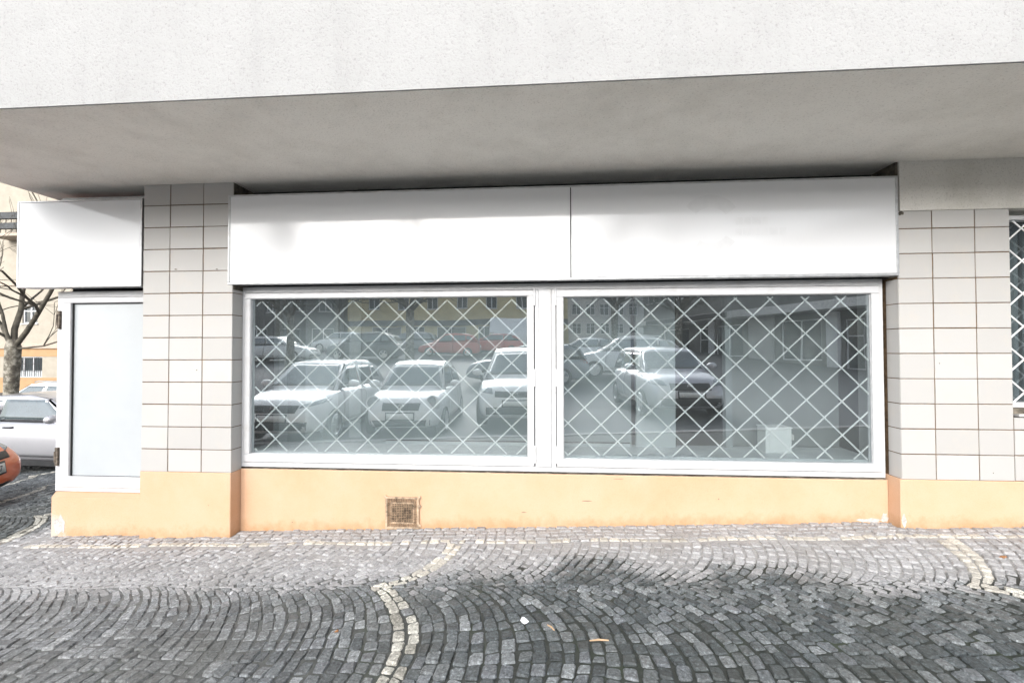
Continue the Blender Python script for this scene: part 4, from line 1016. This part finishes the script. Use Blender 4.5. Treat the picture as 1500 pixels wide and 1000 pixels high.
# row of shops standing askew on the right
dx_, dy_ = 7.4, 20.0; ang = math.atan2(dy_, dx_)-PI
ops = [(1.0, 3.2, .9, 2.9, 'shop'), (3.9, 4.8, .5, 2.9, 'door'), (6.0, 8.4, .9, 3.0, 'shop'), (11.2, 13.4, 1.0, 3.0, 'shop'), (14.2, 15.1, .6, 2.9, 'door'), (16.2, 19.2, 1.1, 3.0, 'shop')] + [(1.2+i*3.1, 2.8+i*3.1, 5.2, 7.0, 'two') for i in range(7)]
house('house', 'dark row of shops with a canopy and pale wall panels, reflected in the right window', 15.8, -14.0, ang, 22, 9, -1.0, 7.6, ops, dkgrey,
      [('canopy', 0, 22, -1.3, -.002, 3.35, 3.75, M['frame_old']), ('pale_panel', 8.8, 10.7, -.06, -.002, .3, 3.3, greyw), ('pale_panel', .1, .8, -.06, -.002, .2, 3.3, M['frame']), ('pale_panel', 5.0, 5.7, -.06, -.002, .3, 3.3, M['frame']),
       ('pale_panel', 13.5, 14.1, -.06, -.002, .3, 3.3, M['frame']), ('sign_board', 11, 19.5, -1.36, -1.302, 3.4, 3.72, M['black'])])
# ------------------------------------------------------------------ trees
def grow(mb, p, d, r, ln, depth, rng, twig=.004):
    n = 4 if depth > 1 else 3; pts = [p.copy()]; rad = [r]; q = p.copy(); dd = d.copy()
    for i in range(n):
        dd = (dd+Vector((rng.uniform(-.22, .22), rng.uniform(-.22, .22), rng.uniform(-.10, .22)))).normalized()
        q = q+dd*(ln/n); pts.append(q.copy()); rad.append(max(twig, r*(1-.45*(i+1)/n)))
    mb.tube(pts, rad, 7 if r > .05 else (5 if r > .015 else 3), 0, False)
    if depth == 0: return
    for k in range(rng.choice((2, 3, 3)) + (1 if depth > 2 else 0)):
        i = rng.randint(1, n) if k else n; a = rng.uniform(0, 2*PI); s = rng.uniform(.5, 1.0)
        ax = dd.orthogonal().normalized(); ax = Matrix.Rotation(a, 3, dd) @ ax
        nd = (dd*math.cos(s)+ax*math.sin(s)+Vector((0, 0, .12))).normalized()
        grow(mb, pts[i], nd, max(twig, rad[i]*rng.uniform(.55, .8)), ln*rng.uniform(.6, .85), depth-1, rng, twig)
def tree(name, label, x, y, rng_seed, trunk_h, r, limbs, depth, group, z=None, lean=(0, 0)):
    rng = random.Random(rng_seed); t = thing(name, label, 'tree', (x, y, zg(x, y) if z is None else z), 0, group)
    tr = MB(); tr.tube([(0, 0, -.3), (0, 0, .1), (lean[0]*.4, lean[1]*.4, trunk_h*.45), (lean[0], lean[1], trunk_h), (lean[0], lean[1], trunk_h+.18)], [r*1.45, r*1.15, r*.92, r*1.02, r*.72], 16)
    tr.obj('trunk', M['bark'], t, True)
    cr = MB()
    for d, ln, rr in limbs: grow(cr, Vector((lean[0], lean[1], trunk_h-.05)), Vector(d).normalized(), rr, ln, depth, rng)
    cr.obj('crown', M['twig'], t, True); return t
TG = 'bare trees around the square'
tree('bare_tree', 'knobbly bare plane tree with mottled bark rising behind the silver car', -12.92, 6.2, 5, 2.55, .145,
     [((-.25, .1, 1), 2.0, .07), ((.75, .05, .62), 2.3, .062), ((-.7, .2, .5), 1.8, .05), ((.95, -.2, .12), 1.6, .026), ((-.3, -.4, .8), 1.7, .045)], 3, TG, lean=(.08, 0))
T = tree('bare_tree', 'bare tree with a thick trunk before the yellow house, reflected in the left window', -7.3, -19.8, 11, 2.8, .22,
     [((.3, .2, 1), 2.6, .14), ((-.5, .1, .9), 2.5, .13), ((.2, -.6, .8), 2.4, .12), ((.7, .3, .6), 2.3, .1), ((-.2, .6, .7), 2.2, .1)], 5, TG)
for lab, x, y, rz, sc in (('bare tree behind the white hatchback at the far left of the reflection', -13.2, -18.4, 2.1, .9), ('bare tree at the right end of the yellow house', 5.2, -31, 4.0, 1.15),
                  ('bare tree before the dark grey house, left of the reflected cars', -21.5, -31, 1.0, 1.2), ('bare tree before the dark grey house, nearer the yellow house', -17.5, -33, 5.0, 1.15), ('bare tree before the dark row of shops', 8.0, -24, 3.0, .9)):
    o = T.copy(); COL.objects.link(o); o['label'] = lab; o.location = (x, y, zg(x, y)); o.rotation_euler = (0, 0, rz); o.scale = (sc,)*3
    for c in T.children:
        d = c.copy(); COL.objects.link(d); d.parent = o
# ------------------------------------------------------------------ litter on the setts
def gp(x, y): return x, y
scrap('paper_scrap', 'crumpled white scrap of paper on the dark setts below the window mullion', 'litter', .026, .03, paper, -.13, -1.27)
scrap('dry_leaf', 'small reddish dry leaf on the setts by the right-hand tiled pier', 'leaf', .03, .012, leaf, 3.08, -.52, .4, 1.3, .6)
scrap('dry_leaf', 'tiny orange leaf on the setts left of the white curved stripe', 'leaf', .02, .01, leaf, -1.18, -1.36, 1.0, .7, .5)
def stick(label, x, y, rz, l):
    b = MB(); b.tube([(-l/2, 0, .008), (0, .004, .010), (l/2, 0, .008)], [.003, .005, .003], 6); o = b.obj('wood_splinter', wood); o.location = (x, y, zg(x, y)); o.rotation_euler = (0, 0, rz); tag(o, label, 'litter', 'splinters on the setts')
stick('pale wood splinter lying beside the crumpled paper', .02, -1.33, -.9, .06); stick('longer pale wood splinter lying right of the paper', .27, -1.44, .1, .10)
for i, (x, y, l) in enumerate(((2.35, -.13, 'white flake of paint at the foot of the right-hand tiled pier'), (2.62, -.20, 'white flake of paint a little out from the right-hand pier foot'), (-2.1, -.95, 'pale chip of stone on the light setts below the left pier'))):
    scrap('paint_flake', l, 'litter', .016, .008, paper, x, y, i, 1.6, .7)
